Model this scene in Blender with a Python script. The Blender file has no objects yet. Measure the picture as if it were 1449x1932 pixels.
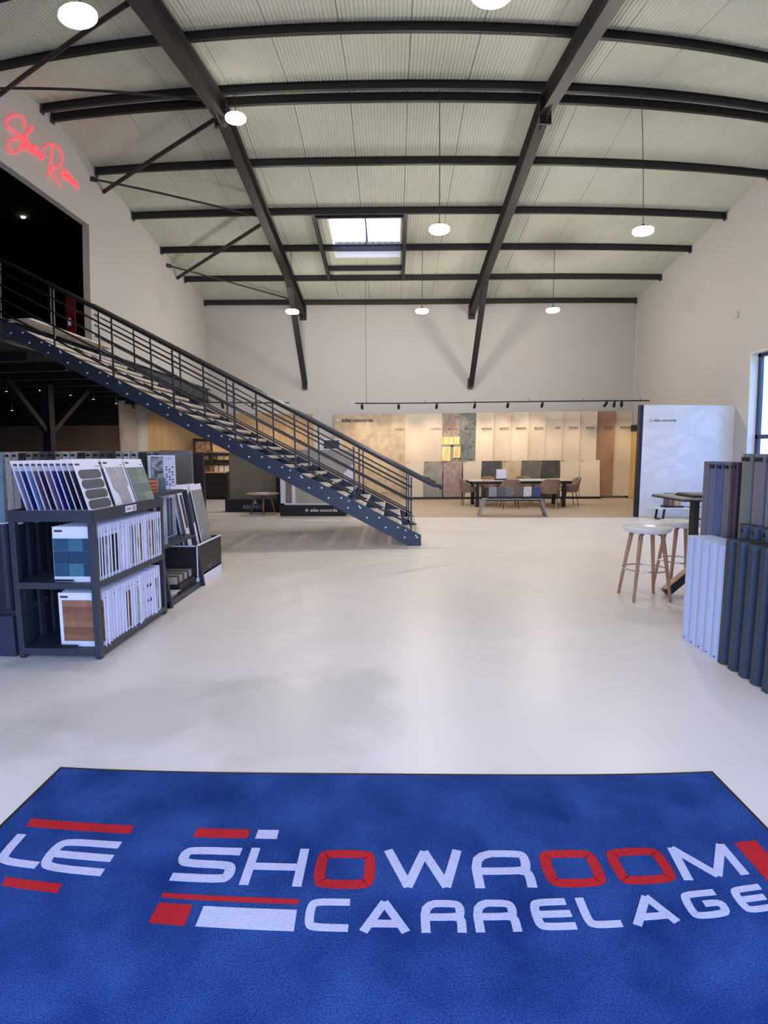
import bpy, math, random
from mathutils import Matrix, Vector
random.seed(7)
SC = bpy.context.scene
COL = SC.collection
PI = math.pi

# ------------------------------------------------------------------ camera
cam = bpy.data.cameras.new('camera'); camo = bpy.data.objects.new('camera', cam); COL.objects.link(camo)
cam.type = 'PANO'                       # ultra-wide phone lens: measured radial polynomial
cam.panorama_type = 'FISHEYE_LENS_POLYNOMIAL'
cam.fisheye_fov = PI
cam.fisheye_polynomial_k0 = 0.0
cam.fisheye_polynomial_k1 = -4.06327286e-02
cam.fisheye_polynomial_k2 = 2.85736155e-04
cam.fisheye_polynomial_k3 = 9.16668552e-06
cam.fisheye_polynomial_k4 = -2.84828801e-07
cam.sensor_fit = 'HORIZONTAL'; cam.sensor_width = 36; cam.sensor_height = 48
camo.rotation_euler = (1.4643614292, 0.0019698928, 0.0154474936)
camo.location = (0, 0, 1.5)
SC.camera = camo

# ------------------------------------------------------------------ sky, exposure, daylight
SC.view_settings.view_transform = 'Standard'; SC.view_settings.look = 'None'
SC.view_settings.gamma = 1.0; SC.view_settings.use_curve_mapping = False
SC.view_settings.exposure = 0.0
W = bpy.data.worlds.new('sky'); SC.world = W; W.use_nodes = True
bg = W.node_tree.nodes['Background']; bg.inputs[0].default_value = (0.42, 0.555, 1.0, 1); bg.inputs[1].default_value = 5.9
SC.cycles.use_denoising = True
SC.cycles.max_bounces = 8; SC.cycles.diffuse_bounces = 5; SC.cycles.glossy_bounces = 3
SC.cycles.transparent_max_bounces = 8; SC.cycles.sample_clamp_indirect = 6

def portal(loc, rot, sx, sy):           # tells the sampler where the sky gets in
    l = bpy.data.lights.new('sky_portal', 'AREA'); l.shape = 'RECTANGLE'; l.size = sx; l.size_y = sy
    l.cycles.is_portal = True
    o = bpy.data.objects.new('sky_portal', l); COL.objects.link(o); o.location = loc; o.rotation_euler = rot
portal((0.3, -0.75, 1.9), (PI/2, 0, 0), 8.2, 3.8)
portal((8.12, 10.9, 2.3), (0, PI/2, 0), 2.8, 2.9)
portal((-0.68, 14.68, 7.15), (0, 0, 0), 1.8, 2.0)
P_LAMP, P_SPOT = 158.0, 105.0

# ------------------------------------------------------------------ materials
def lin(c):
    return tuple(((v/255)/12.92 if v/255 <= .04045 else ((v/255+.055)/1.055)**2.4) for v in c) + (1.0,)
MATS = {}
def mat(name, rgb, rough=.6, metal=0.0, rgb2=None, scale=5.0, bump=0.0, bscale=None, detail=4, spec=None, kind='noise', lo=.35, hi=.65, stretch=None, coat=0):
    if name in MATS: return MATS[name]
    m = bpy.data.materials.new(name); m.use_nodes = True; t = m.node_tree; b = t.nodes['Principled BSDF']
    b.inputs['Base Color'].default_value = lin(rgb); b.inputs['Roughness'].default_value = rough
    b.inputs['Metallic'].default_value = metal
    if spec is not None: b.inputs['Specular IOR Level'].default_value = spec
    if coat: b.inputs['Coat Weight'].default_value = coat
    tc = t.nodes.new('ShaderNodeTexCoord'); mp = t.nodes.new('ShaderNodeMapping')
    t.links.new(tc.outputs['Object'], mp.inputs[0])
    if stretch: mp.inputs['Scale'].default_value = stretch
    if rgb2 is not None:
        if kind == 'wave':
            n = t.nodes.new('ShaderNodeTexWave'); n.inputs['Scale'].default_value = scale; n.inputs['Distortion'].default_value = 9
            n.inputs['Detail'].default_value = 4; n.inputs['Detail Scale'].default_value = 1.6
        else:
            n = t.nodes.new('ShaderNodeTexNoise'); n.inputs['Scale'].default_value = scale; n.inputs['Detail'].default_value = detail
            n.inputs['Distortion'].default_value = .5 if kind == 'vein' else 0
        r = t.nodes.new('ShaderNodeValToRGB')
        r.color_ramp.elements[0].position = lo; r.color_ramp.elements[1].position = hi
        r.color_ramp.elements[0].color = lin(rgb); r.color_ramp.elements[1].color = lin(rgb2)
        if kind == 'vein':
            r.color_ramp.elements[1].position = .5
            e = r.color_ramp.elements.new(min(.5+(.5-lo), .95)); e.color = lin(rgb)
        t.links.new(mp.outputs[0], n.inputs['Vector']); t.links.new(n.outputs[0], r.inputs[0]); t.links.new(r.outputs[0], b.inputs['Base Color'])
    if bump:
        n2 = t.nodes.new('ShaderNodeTexNoise'); n2.inputs['Scale'].default_value = bscale or scale*4; n2.inputs['Detail'].default_value = 3
        bp = t.nodes.new('ShaderNodeBump'); bp.inputs['Strength'].default_value = bump; bp.inputs['Distance'].default_value = .01
        t.links.new(mp.outputs[0], n2.inputs['Vector']); t.links.new(n2.outputs[0], bp.inputs['Height']); t.links.new(bp.outputs[0], b.inputs['Normal'])
    MATS[name] = m; return m
def glow(name, rgb, s):
    m = bpy.data.materials.new(name); m.use_nodes = True; t = m.node_tree; b = t.nodes['Principled BSDF']
    b.inputs['Base Color'].default_value = lin(rgb); b.inputs['Emission Color'].default_value = lin(rgb); b.inputs['Emission Strength'].default_value = s
    MATS[name] = m; return m
def clear(name, rgb, tr=.8, milk=0.0):
    m = bpy.data.materials.new(name); m.use_nodes = True; t = m.node_tree; t.nodes.clear()
    o = t.nodes.new('ShaderNodeOutputMaterial'); a = t.nodes.new('ShaderNodeBsdfTransparent'); a.inputs[0].default_value = lin(rgb)
    g = t.nodes.new('ShaderNodeBsdfGlossy') if not milk else t.nodes.new('ShaderNodeBsdfTranslucent')
    if not milk: g.inputs['Roughness'].default_value = .05
    g.inputs[0].default_value = (1, 1, 1, 1)
    x = t.nodes.new('ShaderNodeMixShader'); x.inputs[0].default_value = 1-tr
    t.links.new(a.outputs[0], x.inputs[1]); t.links.new(g.outputs[0], x.inputs[2]); t.links.new(x.outputs[0], o.inputs[0])
    MATS[name] = m; return m

WALL = mat('wall_paint', (182, 180, 178), .85, bump=.15, bscale=60)
CEIL = mat('roof_sheet', (188, 193, 182), .7, rgb2=(181, 186, 174), scale=.8)
STEEL = mat('black_steel', (33, 32, 35), .5, bump=.05, bscale=30)
NAVY = mat('anthracite_paint', (52, 57, 68), .42, rgb2=(46, 51, 62), scale=2)
BLACKW = mat('black_wall', (9, 9, 10), .9)
BROWNLIT = mat('brown_lit_wall', (96, 80, 66), .9, rgb2=(84, 70, 58), scale=1)  # warm light put into the colour of the black wall
WHITE = mat('white_card', (232, 232, 246), .5)
WHITEG = mat('white_gloss', (232, 231, 228), .18)
BLACK = mat('black_matt', (18, 18, 20), .5)
INK = mat('ink', (45, 42, 42), .6)
CHROME = mat('chrome', (200, 200, 205), .15, 1.0)
GALV = mat('galvanised_steel', (206, 197, 187), .55, .1, rgb2=(186, 176, 166), scale=8)
RUBBER = mat('rubber', (22, 20, 22), .7)
LENS = glow('lamp_lens', (255, 240, 222), 38)
SPOTG = glow('spot_lens', (255, 225, 190), 12)
NEON = glow('neon_red', (255, 52, 66), 2.4)

# ------------------------------------------------------------------ mesh helpers (all coordinates are world metres)
class MB:
    def __init__(s): s.v = []; s.f = []; s.pc = []
    def add(s, vs, fs):
        k = len(s.v); kf = len(s.f); s.v += [tuple(p) for p in vs]; s.f += [tuple(i+k for i in f) for f in fs]; s.pc.append((k, len(s.v), kf, len(s.f))); return s
    def box(s, x0, x1, y0, y1, z0, z1):
        return s.add([(x, y, z) for x in (x0, x1) for y in (y0, y1) for z in (z0, z1)],
                     [(0, 1, 3, 2), (4, 6, 7, 5), (0, 4, 5, 1), (2, 3, 7, 6), (0, 2, 6, 4), (1, 5, 7, 3)])
    def beam(s, a, b, w, h, up=(0, 0, 1)):
        a, b = Vector(a), Vector(b); d = (b-a).normalized(); u = Vector(up); r = d.cross(u).normalized(); u = r.cross(d)
        vs = [p + r*w/2*i + u*h/2*j for p in (a, b) for i in (-1, 1) for j in (-1, 1)]
        return s.add(vs, [(0, 1, 3, 2), (4, 6, 7, 5), (0, 4, 5, 1), (2, 3, 7, 6), (0, 2, 6, 4), (1, 5, 7, 3)])
    def ibeam(s, a, b, w, h, tf=.014, tw=.01, up=(0, 0, 1)):
        a, b = Vector(a), Vector(b); d = (b-a).normalized(); u = Vector(up); r = d.cross(u).normalized(); u = r.cross(d)
        o = u*(h/2-tf/2)
        s.beam(a+o, b+o, w, tf, up); s.beam(a-o, b-o, w, tf, up); return s.beam(a, b, tw, h-2*tf, up)
    def tube(s, pts, r, n=10, r1=None):
        pts = [Vector(p) for p in pts]; rings = []
        prev = None
        for i, p in enumerate(pts):
            d = (pts[min(i+1, len(pts)-1)] - pts[max(i-1, 0)]).normalized()
            ref = prev if prev is not None else (Vector((0, 0, 1)) if abs(d.z) < .9 else Vector((1, 0, 0)))
            a = (ref - d*ref.dot(d)).normalized(); prev = a; b = d.cross(a)
            rr = r if r1 is None else r+(r1-r)*i/(len(pts)-1)
            rings.append([p + a*rr*math.cos(2*PI*k/n) + b*rr*math.sin(2*PI*k/n) for k in range(n)])
        vs = [v for R in rings for v in R]; fs = []
        for i in range(len(rings)-1):
            for k in range(n):
                fs.append((i*n+k, i*n+(k+1) % n, (i+1)*n+(k+1) % n, (i+1)*n+k))
        fs.append(tuple(range(n-1, -1, -1))); fs.append(tuple((len(rings)-1)*n+k for k in range(n)))
        return s.add(vs, fs)
    def ring(s, c, R, r, n=32, m=8):
        vs, fs = [], []
        for i in range(n):
            A = 2*PI*i/n
            for j in range(m):
                B = 2*PI*j/m; q = R+r*math.cos(B)
                vs.append((c[0]+q*math.cos(A), c[1]+q*math.sin(A), c[2]+r*math.sin(B)))
        for i in range(n):
            for j in range(m):
                fs.append((i*m+j, ((i+1) % n)*m+j, ((i+1) % n)*m+(j+1) % m, i*m+(j+1) % m))
        return s.add(vs, fs)
    def lathe(s, prof, c, n=28):
        vs, fs = [], []
        for r, z in prof:
            for k in range(n): vs.append((c[0]+r*math.cos(2*PI*k/n), c[1]+r*math.sin(2*PI*k/n), c[2]+z))
        for i in range(len(prof)-1):
            for k in range(n): fs.append((i*n+k, i*n+(k+1) % n, (i+1)*n+(k+1) % n, (i+1)*n+k))
        return s.add(vs, fs)
    def prism(s, poly, fn, a, b):       # poly: 2-D outline, fn(u, v, t) -> world point, extruded from t=a to t=b
        n = len(poly)
        vs = [fn(u, v, a) for u, v in poly] + [fn(u, v, b) for u, v in poly]
        return s.add(vs, [tuple(range(n-1, -1, -1)), tuple(range(n, 2*n))] + [(i, (i+1) % n, n+(i+1) % n, n+i) for i in range(n)])
    def apart(s):                       # groups of adds that lie clearly apart
        B = []
        for a, b, _, _ in s.pc:
            P = s.v[a:b]; B.append(([min(p[i] for p in P) for i in range(3)], [max(p[i] for p in P) for i in range(3)]))
        g = list(range(len(B)))
        for i in range(len(B)):
            for j in range(i):
                gap = math.sqrt(sum(max(0, B[i][0][k]-B[j][1][k], B[j][0][k]-B[i][1][k])**2 for k in range(3)))
                if gap < .3*min(max(B[q][1][k]-B[q][0][k] for k in range(3)) for q in (i, j)) and gap < .05:
                    a, b = g[i], g[j]; g = [a if x == b else x for x in g]
        return g
    def build(s, name, m, parent=None, bevel=0, loc=None, smooth=False, fix=True, join=False):
        if parent is not None and not join and 1 < len(s.pc) < 60:
            g = s.apart()
            if len(set(g)) > 1:
                out = []
                for c in dict.fromkeys(g):
                    q = MB()
                    for i, (a, b, fa, fb) in enumerate(s.pc):
                        if g[i] == c: q.add(s.v[a:b], [tuple(v-a for v in f) for f in s.f[fa:fb]])
                    out.append(q.build(name, m, parent, bevel, loc, smooth, fix, True))
                return out[0]
        me = bpy.data.meshes.new(name)
        if parent is not None: org = ORG.get(parent.name, Vector((0, 0, 0)))
        else:
            if loc is None:
                xs = [p[0] for p in s.v]; ys = [p[1] for p in s.v]; zs = [p[2] for p in s.v]
                loc = ((min(xs)+max(xs))/2, (min(ys)+max(ys))/2, min(zs))
            org = Vector(loc)
        me.from_pydata([(p[0]-org[0], p[1]-org[1], p[2]-org[2]) for p in s.v], [], s.f); me.update()
        if fix:
            import bmesh
            bm = bmesh.new(); bm.from_mesh(me); bmesh.ops.recalc_face_normals(bm, faces=bm.faces); bm.to_mesh(me); bm.free()
        me.materials.append(m)
        o = bpy.data.objects.new(name, me); COL.objects.link(o)
        if parent is not None: o.parent = parent
        else: o.location = org
        ORG[o.name] = org
        if smooth:
            for p in me.polygons: p.use_smooth = True
        if bevel:
            b = o.modifiers.new('b', 'BEVEL'); b.width = bevel; b.segments = 2; b.limit_method = 'ANGLE'
        return o
ORG = {}
def box(name, m, b, parent=None, bevel=0, **k): return MB().box(*b).build(name, m, parent, bevel, **k)
def tag(o, label=None, cat=None, group=None, kind=None):
    if label: o['label'] = label
    if cat: o['category'] = cat
    if group: o['group'] = group
    if kind: o['kind'] = kind
    return o
def thing(name, label, cat, loc=(0, 0, 0), rot=(0, 0, 0), group=None):
    o = bpy.data.objects.new(name, None); COL.objects.link(o); o.location = loc; o.rotation_euler = rot
    ORG[o.name] = Vector((0, 0, 0)) if rot != (0, 0, 0) else Vector(loc); o.empty_display_size = .1
    return tag(o, label, cat, group)
def local(name, label, cat, loc, rot=(0, 0, 0), group=None):        # children are written in the thing's own coordinates
    o = thing(name, label, cat, loc, rot, group); ORG[o.name] = Vector((0, 0, 0)); return o
def copy_tree(o, parent=None):
    c = o.copy(); COL.objects.link(c)
    if parent is not None: c.parent = parent
    ORG[c.name] = ORG.get(o.name, Vector((0, 0, 0)))
    for ch in list(o.children): copy_tree(ch, c)
    return c
def text(name, body, size, loc, rot, m, parent=None, ext=.001, off=0.0, sx=1.0, align='LEFT', sp=1.0):
    cu = bpy.data.curves.new(name, 'FONT'); cu.body = body; cu.size = size; cu.extrude = ext; cu.offset = off
    cu.align_x = align; cu.resolution_u = 4; cu.space_character = sp
    t = bpy.data.objects.new(name, cu); COL.objects.link(t)
    dg = bpy.context.evaluated_depsgraph_get(); me = bpy.data.meshes.new_from_object(t.evaluated_get(dg))
    bpy.data.objects.remove(t); bpy.data.curves.remove(cu)
    M = Matrix.Diagonal((sx, 1, 1, 1)); me.transform(M); me.materials.clear(); me.materials.append(m); me.name = name
    o = bpy.data.objects.new(name, me); COL.objects.link(o)
    org = ORG.get(parent.name, Vector((0, 0, 0))) if parent is not None else Vector((0, 0, 0))
    o.location = Vector(loc)-org; o.rotation_euler = rot
    if parent is not None: o.parent = parent
    return o
FRONT = (PI/2, 0, 0)                     # lettering that faces the entrance
ORD = ['first', 'second', 'third', 'fourth', 'fifth', 'sixth', 'seventh', 'eighth', 'ninth', 'tenth', 'eleventh', 'twelfth',
       'thirteenth', 'fourteenth', 'fifteenth', 'sixteenth', 'seventeenth', 'eighteenth', 'nineteenth', 'twentieth',
       'twenty-first', 'twenty-second', 'twenty-third', 'twenty-fourth', 'twenty-fifth', 'twenty-sixth', 'twenty-seventh', 'twenty-eighth']

# ================================================================== THE SETTING
XL, XR, YB, YR, SL = -6.143, 7.884, 18.54, 9.795, .1417
def zp(y): return 6.303 + SL*(YB - max(y, 2*YR-y))      # underside of the purlins
DK = .15                                                 # purlin depth; the deck lies on top
# floor: polished concrete
fm = mat('polished_concrete', (232, 224, 216), .36, rgb2=(221, 213, 205), scale=.55, detail=7, bump=.02, bscale=40, lo=.3, hi=.7)
t = fm.node_tree; b = t.nodes['Principled BSDF']
def stain(pos, rad, rgb, amt):
    global t, b
    src = b.inputs['Base Color'].links[0].from_socket
    tc = t.nodes.new('ShaderNodeTexCoord')
    n = t.nodes.new('ShaderNodeTexNoise'); n.inputs['Scale'].default_value = 2.4; n.inputs['Detail'].default_value = 8
    t.links.new(tc.outputs['Object'], n.inputs['Vector'])
    d = t.nodes.new('ShaderNodeVectorMath'); d.operation = 'DISTANCE'; d.inputs[1].default_value = pos
    t.links.new(tc.outputs['Object'], d.inputs[0])
    a = t.nodes.new('ShaderNodeMath'); a.operation = 'MULTIPLY_ADD'; a.inputs[1].default_value = rad*1.6; a.inputs[2].default_value = -rad*.8
    t.links.new(n.outputs[0], a.inputs[0])
    c = t.nodes.new('ShaderNodeMath'); c.operation = 'ADD'; t.links.new(d.outputs['Value'], c.inputs[0]); t.links.new(a.outputs[0], c.inputs[1])
    r = t.nodes.new('ShaderNodeMapRange'); r.inputs[1].default_value = rad; r.inputs[2].default_value = rad*.55; r.inputs[3].default_value = 0; r.inputs[4].default_value = amt
    t.links.new(c.outputs[0], r.inputs[0])
    x = t.nodes.new('ShaderNodeMix'); x.data_type = 'RGBA'; x.inputs[7].default_value = lin(rgb)
    t.links.new(r.outputs[0], x.inputs[0]); t.links.new(src, x.inputs[6]); t.links.new(x.outputs[2], b.inputs['Base Color'])
stain((-.55, 3.05, 0), .75, (178, 173, 162), .42)
stain((-1.5, 3.0, 0), .6, (184, 180, 170), .4)
stain((-2.0, 2.7, 0), .35, (180, 176, 166), .42)
stain((1.2, 5.2, 0), 1.2, (216, 209, 201), .5)
fl = MB()
# slabs between the saw cuts, each its own piece of the floor
root = bpy.data.objects.new('floor', None); COL.objects.link(root); tag(root, kind='structure', label='pale polished concrete floor'); ORG['floor'] = Vector((0, 0, 0))
xs = [-13, -8.6, -3.0, 2.6, 8.2]; ys = [-3, 18.7]
for i in range(len(xs)-1):
    for j in range(len(ys)-1):
        g = .0012
        o = box('floor_slab', fm, (xs[i]+g, xs[i+1]-g, ys[j]+g, ys[j+1]-g, -.1, 0), root)
box('joint_bed', mat('joint_grey', (150, 145, 138), .9), (-13, 8.2, -3, 18.7, -.12, -.006), root)
# tan tiles of the back display area
tt = mat('tan_tile', (186, 168, 146), .5, rgb2=(178, 160, 138), scale=1.2, lo=.3, hi=.7)
tb = MB()
for i in range(12):
    for j in range(8):
        x0 = -1.3+i*.766; y0 = 12.82+j*.72
        if x0 > 7.8: continue
        box('floor_tile', tt, (x0+.002, min(x0+.764, 7.88), y0+.002, min(y0+.718, 18.53), 0, .006), root)

# walls
MB().box(-13, 8.6, YB, YB+.3, 0, 7.2).build('wall_back', WALL)['kind'] = 'structure'
wr = MB()
WY0, WY1, WZ0, WZ1 = 9.5, 12.34, .85, 3.69
wr.box(XR, XR+.32, -1.0, WY0, 0, 8); wr.box(XR, XR+.32, WY1, YB, 0, 8); wr.box(XR, XR+.32, WY0, WY1, 0, WZ0); wr.box(XR, XR+.32, WY0, WY1, WZ1, 8)
wr.build('wall_right', WALL, fix=False)['kind'] = 'structure'
wl = MB()
OY1, OZ0, OZ1 = 11.4, 3.66, 6.13
wl.box(XL-.14, XL, OY1, YB, 3.66, 8); wl.box(XL-.14, XL, -1.0, OY1, OZ1, 8); wl.box(XL-.14, XL, -1.0, 2.5, OZ0, OZ1)
wl.build('wall_left', WALL, fix=False)['kind'] = 'structure'
wf = MB()
wf.box(-13, -3.8, -1.1, -.8, 0, 8); wf.box(4.4, 8.6, -1.1, -.8, 0, 8); wf.box(-3.8, 4.4, -1.1, -.8, 3.8, 8)
wf.build('wall_front', WALL, fix=False)['kind'] = 'structure'
# ground outside
box('ground', mat('grass', (96, 112, 62), .9, rgb2=(120, 128, 84), scale=2), (8.3, 60, -60, 60, -.25, -.15))['kind'] = 'structure'
box('ground', mat('paving', (150, 148, 145), .9), (-60, 8.3, -60, -1.1, -.25, -.12))['kind'] = 'structure'
# dark showroom under and on the mezzanine
dk = MB()
dk.box(-13.2, -13, -1, YB, 0, 8)                      # far side
dk.box(-13, -8.64, 17.45, YB, 0, 3.2)                 # lower back partition
dk.box(-13, XL-.14, 17.9, 18.2, 3.66, 8)              # upper back
dk.box(-13, XL-.14, -1, YB, 7.3, 7.5)
dk.build('wall_far', BLACKW, fix=False)['kind'] = 'structure'
box('trim_1', mat('partition_end', (176, 170, 162), .8), (-8.64, -8.60, 17.4, 18.53, 0, 3.2))['kind'] = 'structure'
box('lit_wall_band', BROWNLIT, (-13, -8.66, 17.42, 17.449, 0, 2.4))['kind'] = 'structure'  # brown-lit lower part of the black partition, painted as a thin sheet
mz = MB(); mz.box(-13, XL-.02, 2.5, YB, 3.24, 3.3); mz.box(-13, XL-.02, 2.5, YB, 3.5, 3.66)
mz.build('trim_6', mat('deck_underside', (34, 34, 36), .7), fix=False)['kind'] = 'structure'
jm = tag(thing('trim_7', None, None, (-9, 3, 3.1)), kind='structure', label='dark joists under the mezzanine deck')
for k in range(13):
    MB().ibeam((-13, 3.4+k*1.2, 3.17), (XL-.1, 3.4+k*1.2, 3.17), .1, .16).build('joist', STEEL, jm)
MB().ibeam((XL-.02, 2.5, 3.45), (XL-.02, YB-.02, 3.45), .16, .38).build('trim_3', NAVY)['kind'] = 'structure'
jb = MB(); jb.box(XL-.14, XL+.006, OY1-.004, OY1+.02, OZ0, OZ1+.05)
jb.build('trim_4', mat('jamb_beige', (196, 186, 178), .7))['kind'] = 'structure'
# window in the right wall
wn = tag(thing('window_1', None, None, (8.1, 10.9, WZ0)), kind='structure', label='tall dark-framed window in the right wall')
FR = mat('window_frame', (46, 52, 74), .4)
w = MB()
for y in (WY0+.03, (WY0+WY1)/2, WY1-.05): w.box(8.06, 8.14, y-.045, y+.045, WZ0, WZ1)
for z in (WZ0+.04, 1.86, WZ1-.04): w.box(8.06, 8.14, WY0, WY1, z-.045, z+.045)
w.build('window_frame', FR, wn, fix=False)
gl = clear('window_glass', (225, 240, 255), .93)
for y0, y1 in ((WY0+.07, 10.87), (10.97, WY1-.1)):
    for z0, z1 in ((WZ0+.08, 1.82), (1.9, WZ1-.08)):
        box('pane', gl, (8.095, 8.105, y0, y1, z0, z1), wn)
rv = MB(); rv.box(XR, 8.2, WY1-.012, WY1, WZ0, WZ1); rv.box(XR, 8.2, WY0, WY1, WZ0, WZ0+.012); rv.box(XR, 8.2, WY0, WY1, WZ1-.012, WZ1)
rv.build('trim_5', mat('reveal_white', (240, 240, 238), .6), fix=False)['kind'] = 'structure'
# door in the right wall near the back corner
dr = tag(thing('door_1', None, None, (XR, 18.0, 0)), kind='structure', label='dark-framed doorway with a warm wooden leaf by the back corner')
d_ = MB(); d_.box(XR-.06, XR+.01, 17.25, 17.33, 0, 2.4); d_.box(XR-.06, XR+.01, 18.42, 18.5, 0, 2.4); d_.box(XR-.06, XR+.01, 17.25, 18.5, 2.2, 2.4)
d_.build('door_frame', BLACK, dr, fix=False)
box('door_leaf', mat('honey_wood', (206, 168, 112), .5, rgb2=(190, 150, 96), scale=3, stretch=(1, 1, .1)), (XR-.03, XR+.005, 17.33, 18.42, .02, 2.2), dr)
MB().tube([(XR-.09, 17.45, 1.0), (XR-.09, 17.58, 1.0)], .012, 8).build('door_handle', CHROME, dr)

# ceiling: ribbed sandwich panels, 1 m wide
cr = tag(thing('ceiling', None, None, (0, 0, 0)), kind='structure', label='pale ribbed metal roof deck')
jx = [-6.143] + [-5.73+i for i in range(14)] + [XR]
SK = (-1.56, .21, 13.66, 15.72)          # skylight hole
def deckpt(x, y, up): return (x, y, zp(y)+DK+up)
def panel(x0, x1, y0, y1):
    n = max(1, round((x1-x0)*17)); q = MB(); prof = []
    for k in range(n):
        a = x0+.006+(x1-x0-.012)*k/n; wd = (x1-x0-.012)/n
        prof += [(a, .0), (a+wd*.55, .0), (a+wd*.66, .012), (a+wd*.89, .012)]
    prof.append((x1-.006, 0)); prof = [(x0, .03), (x0+.006, .0)] + prof[1:] + [(x1, .03)]
    m = len(prof)
    q.add([deckpt(x, y, u) for y in (y0, y1) for x, u in prof], [(i, i+1, m+i+1, m+i) for i in range(m-1)])
    return q.build('ceiling_panel', CEIL, cr, fix=False)
for i in range(len(jx)-1):
    a, b2 = jx[i], jx[i+1]
    panel(a, b2, -1.0, YR)
    if b2 <= SK[0] or a >= SK[1]: panel(a, b2, YR, YB)
    else:
        panel(a, b2, YR, SK[2]); panel(a, b2, SK[3], YB)
        if a < SK[0]: panel(a, SK[0], SK[2], SK[3])
        if b2 > SK[1]: panel(SK[1], b2, SK[2], SK[3])
rf = MB()
for (x0, x1, y0, y1) in ((XL-.3, XR+.3, -1.2, YR), (XL-.3, SK[0], YR, YB+.3), (SK[1], XR+.3, YR, YB+.3), (SK[0], SK[1], YR, SK[2]), (SK[0], SK[1], SK[3], YB+.3)):
    rf.add([deckpt(x, y, u) for x in (x0, x1) for y in (y0, y1) for u in (.06, .14)],
           [(0, 1, 3, 2), (4, 6, 7, 5), (0, 4, 5, 1), (2, 3, 7, 6), (0, 2, 6, 4), (1, 5, 7, 3)])
rf.build('roof_sheet', mat('roof_top', (90, 92, 95), .6), cr, fix=False)
# skylight
sk = tag(thing('window_2', None, None, (-.68, 14.7, 6.9)), kind='structure', label='square skylight between the purlins')
def sl(x0, x1, y0, y1, u0, u1, q):
    return q.add([deckpt(x, y, u) for x in (x0, x1) for y in (y0, y1) for u in (u0, u1)],
                 [(0, 1, 3, 2), (4, 6, 7, 5), (0, 4, 5, 1), (2, 3, 7, 6), (0, 2, 6, 4), (1, 5, 7, 3)])
q = MB()
for (x0, x1, y0, y1) in ((SK[0]-.02, SK[0]+.02, SK[2], SK[3]), (SK[1]-.02, SK[1]+.02, SK[2], SK[3]), (SK[0], SK[1], SK[2]-.02, SK[2]+.02), (SK[0], SK[1], SK[3]-.02, SK[3]+.02)):
    sl(x0, x1, y0, y1, 0, .3, q)
q.build('kerb', mat('kerb_white', (226, 226, 220), .5), sk, fix=False)
q = MB(); sl(-.69, -.66, SK[2], SK[3], .26, .3, q); q.build('glazing_bar', STEEL, sk, fix=False)
mk = clear('milky_pane', (255, 255, 255), .45, 1)
for x0, x1 in ((SK[0], -.69), (-.66, SK[1])):
    q = MB(); sl(x0, x1, SK[2], SK[3], .28, .29, q); q.build('pane', mk, sk, fix=False)
q = MB()
for k in range(10): a = SK[0]+.03+k*.174; sl(a, a+.09, 15.35, 15.7, .2, .235, q)
sl(SK[0], SK[1], 15.38, 15.72, .235, .245, q)
q.build('ribbed_flashing', mat('flashing_grey', (150, 156, 148), .6), sk, fix=False, join=True)
q = MB()
for x0 in (-1.86, .31): q.ibeam((x0, 13.41, zp(13.41)+.06), (x0, 16.78, zp(16.78)+.06), .09, .13)
for y0 in (13.56, 16.15): q.ibeam((-1.82, y0, zp(y0)+.06), (.27, y0, zp(y0)+.06), .07, .12)
q.build('trimmer', STEEL, sk, fix=False)
q = MB().tube([(-.68, 14.9, zp(14.9)), (-.68, 14.86, zp(14.9)+.25), (-.68, 14.8, zp(14.8)+.4)], .012, 8)
q.tube([(-.68+.1*math.cos(a/8*2*PI), 14.8, zp(14.9)-.02+.1*math.sin(a/8*2*PI)) for a in range(9)], .006, 6)
q.build('opening_gear', STEEL, sk, fix=False)

# ================================================================== ROOF STEELWORK
PY = [(6.12, 'front slope, nearest the entrance'), (7.89, 'second on the front slope before the ridge'), (9.62, 'entrance side of the ridge pair'), (9.97, 'back side of the ridge pair'),
      (11.67, 'first below the ridge on the back slope'), (13.41, 'just before the skylight'), (15.06, 'crossing the skylight'), (16.75, 'just behind the skylight'), (18.42, 'against the back wall'), (4.62, 'above the front bay'), (2.4, 'above the entrance')]
for y, w_ in PY:
    t_ = thing('roof_purlin', 'long dark steel purlin, '+w_, 'beam', (0, y, zp(y)), group='roof purlins')
    q = MB(); z = zp(y)
    q.box(XL+.0, XR-.0, y-.004, y+.004, z, z+DK); q.box(XL, XR, y-.035, y+.035, z, z+.012); q.box(XL, XR, y-.035, y+.035, z+DK-.012, z+DK)
    q.build('beam', STEEL, t_, fix=False)
    for x in (XL+.02, XR-.02): box('end_cleat', NAVY, (x-.015, x+.015, y-.06, y+.06, z-.03, z+DK), t_)
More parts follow.
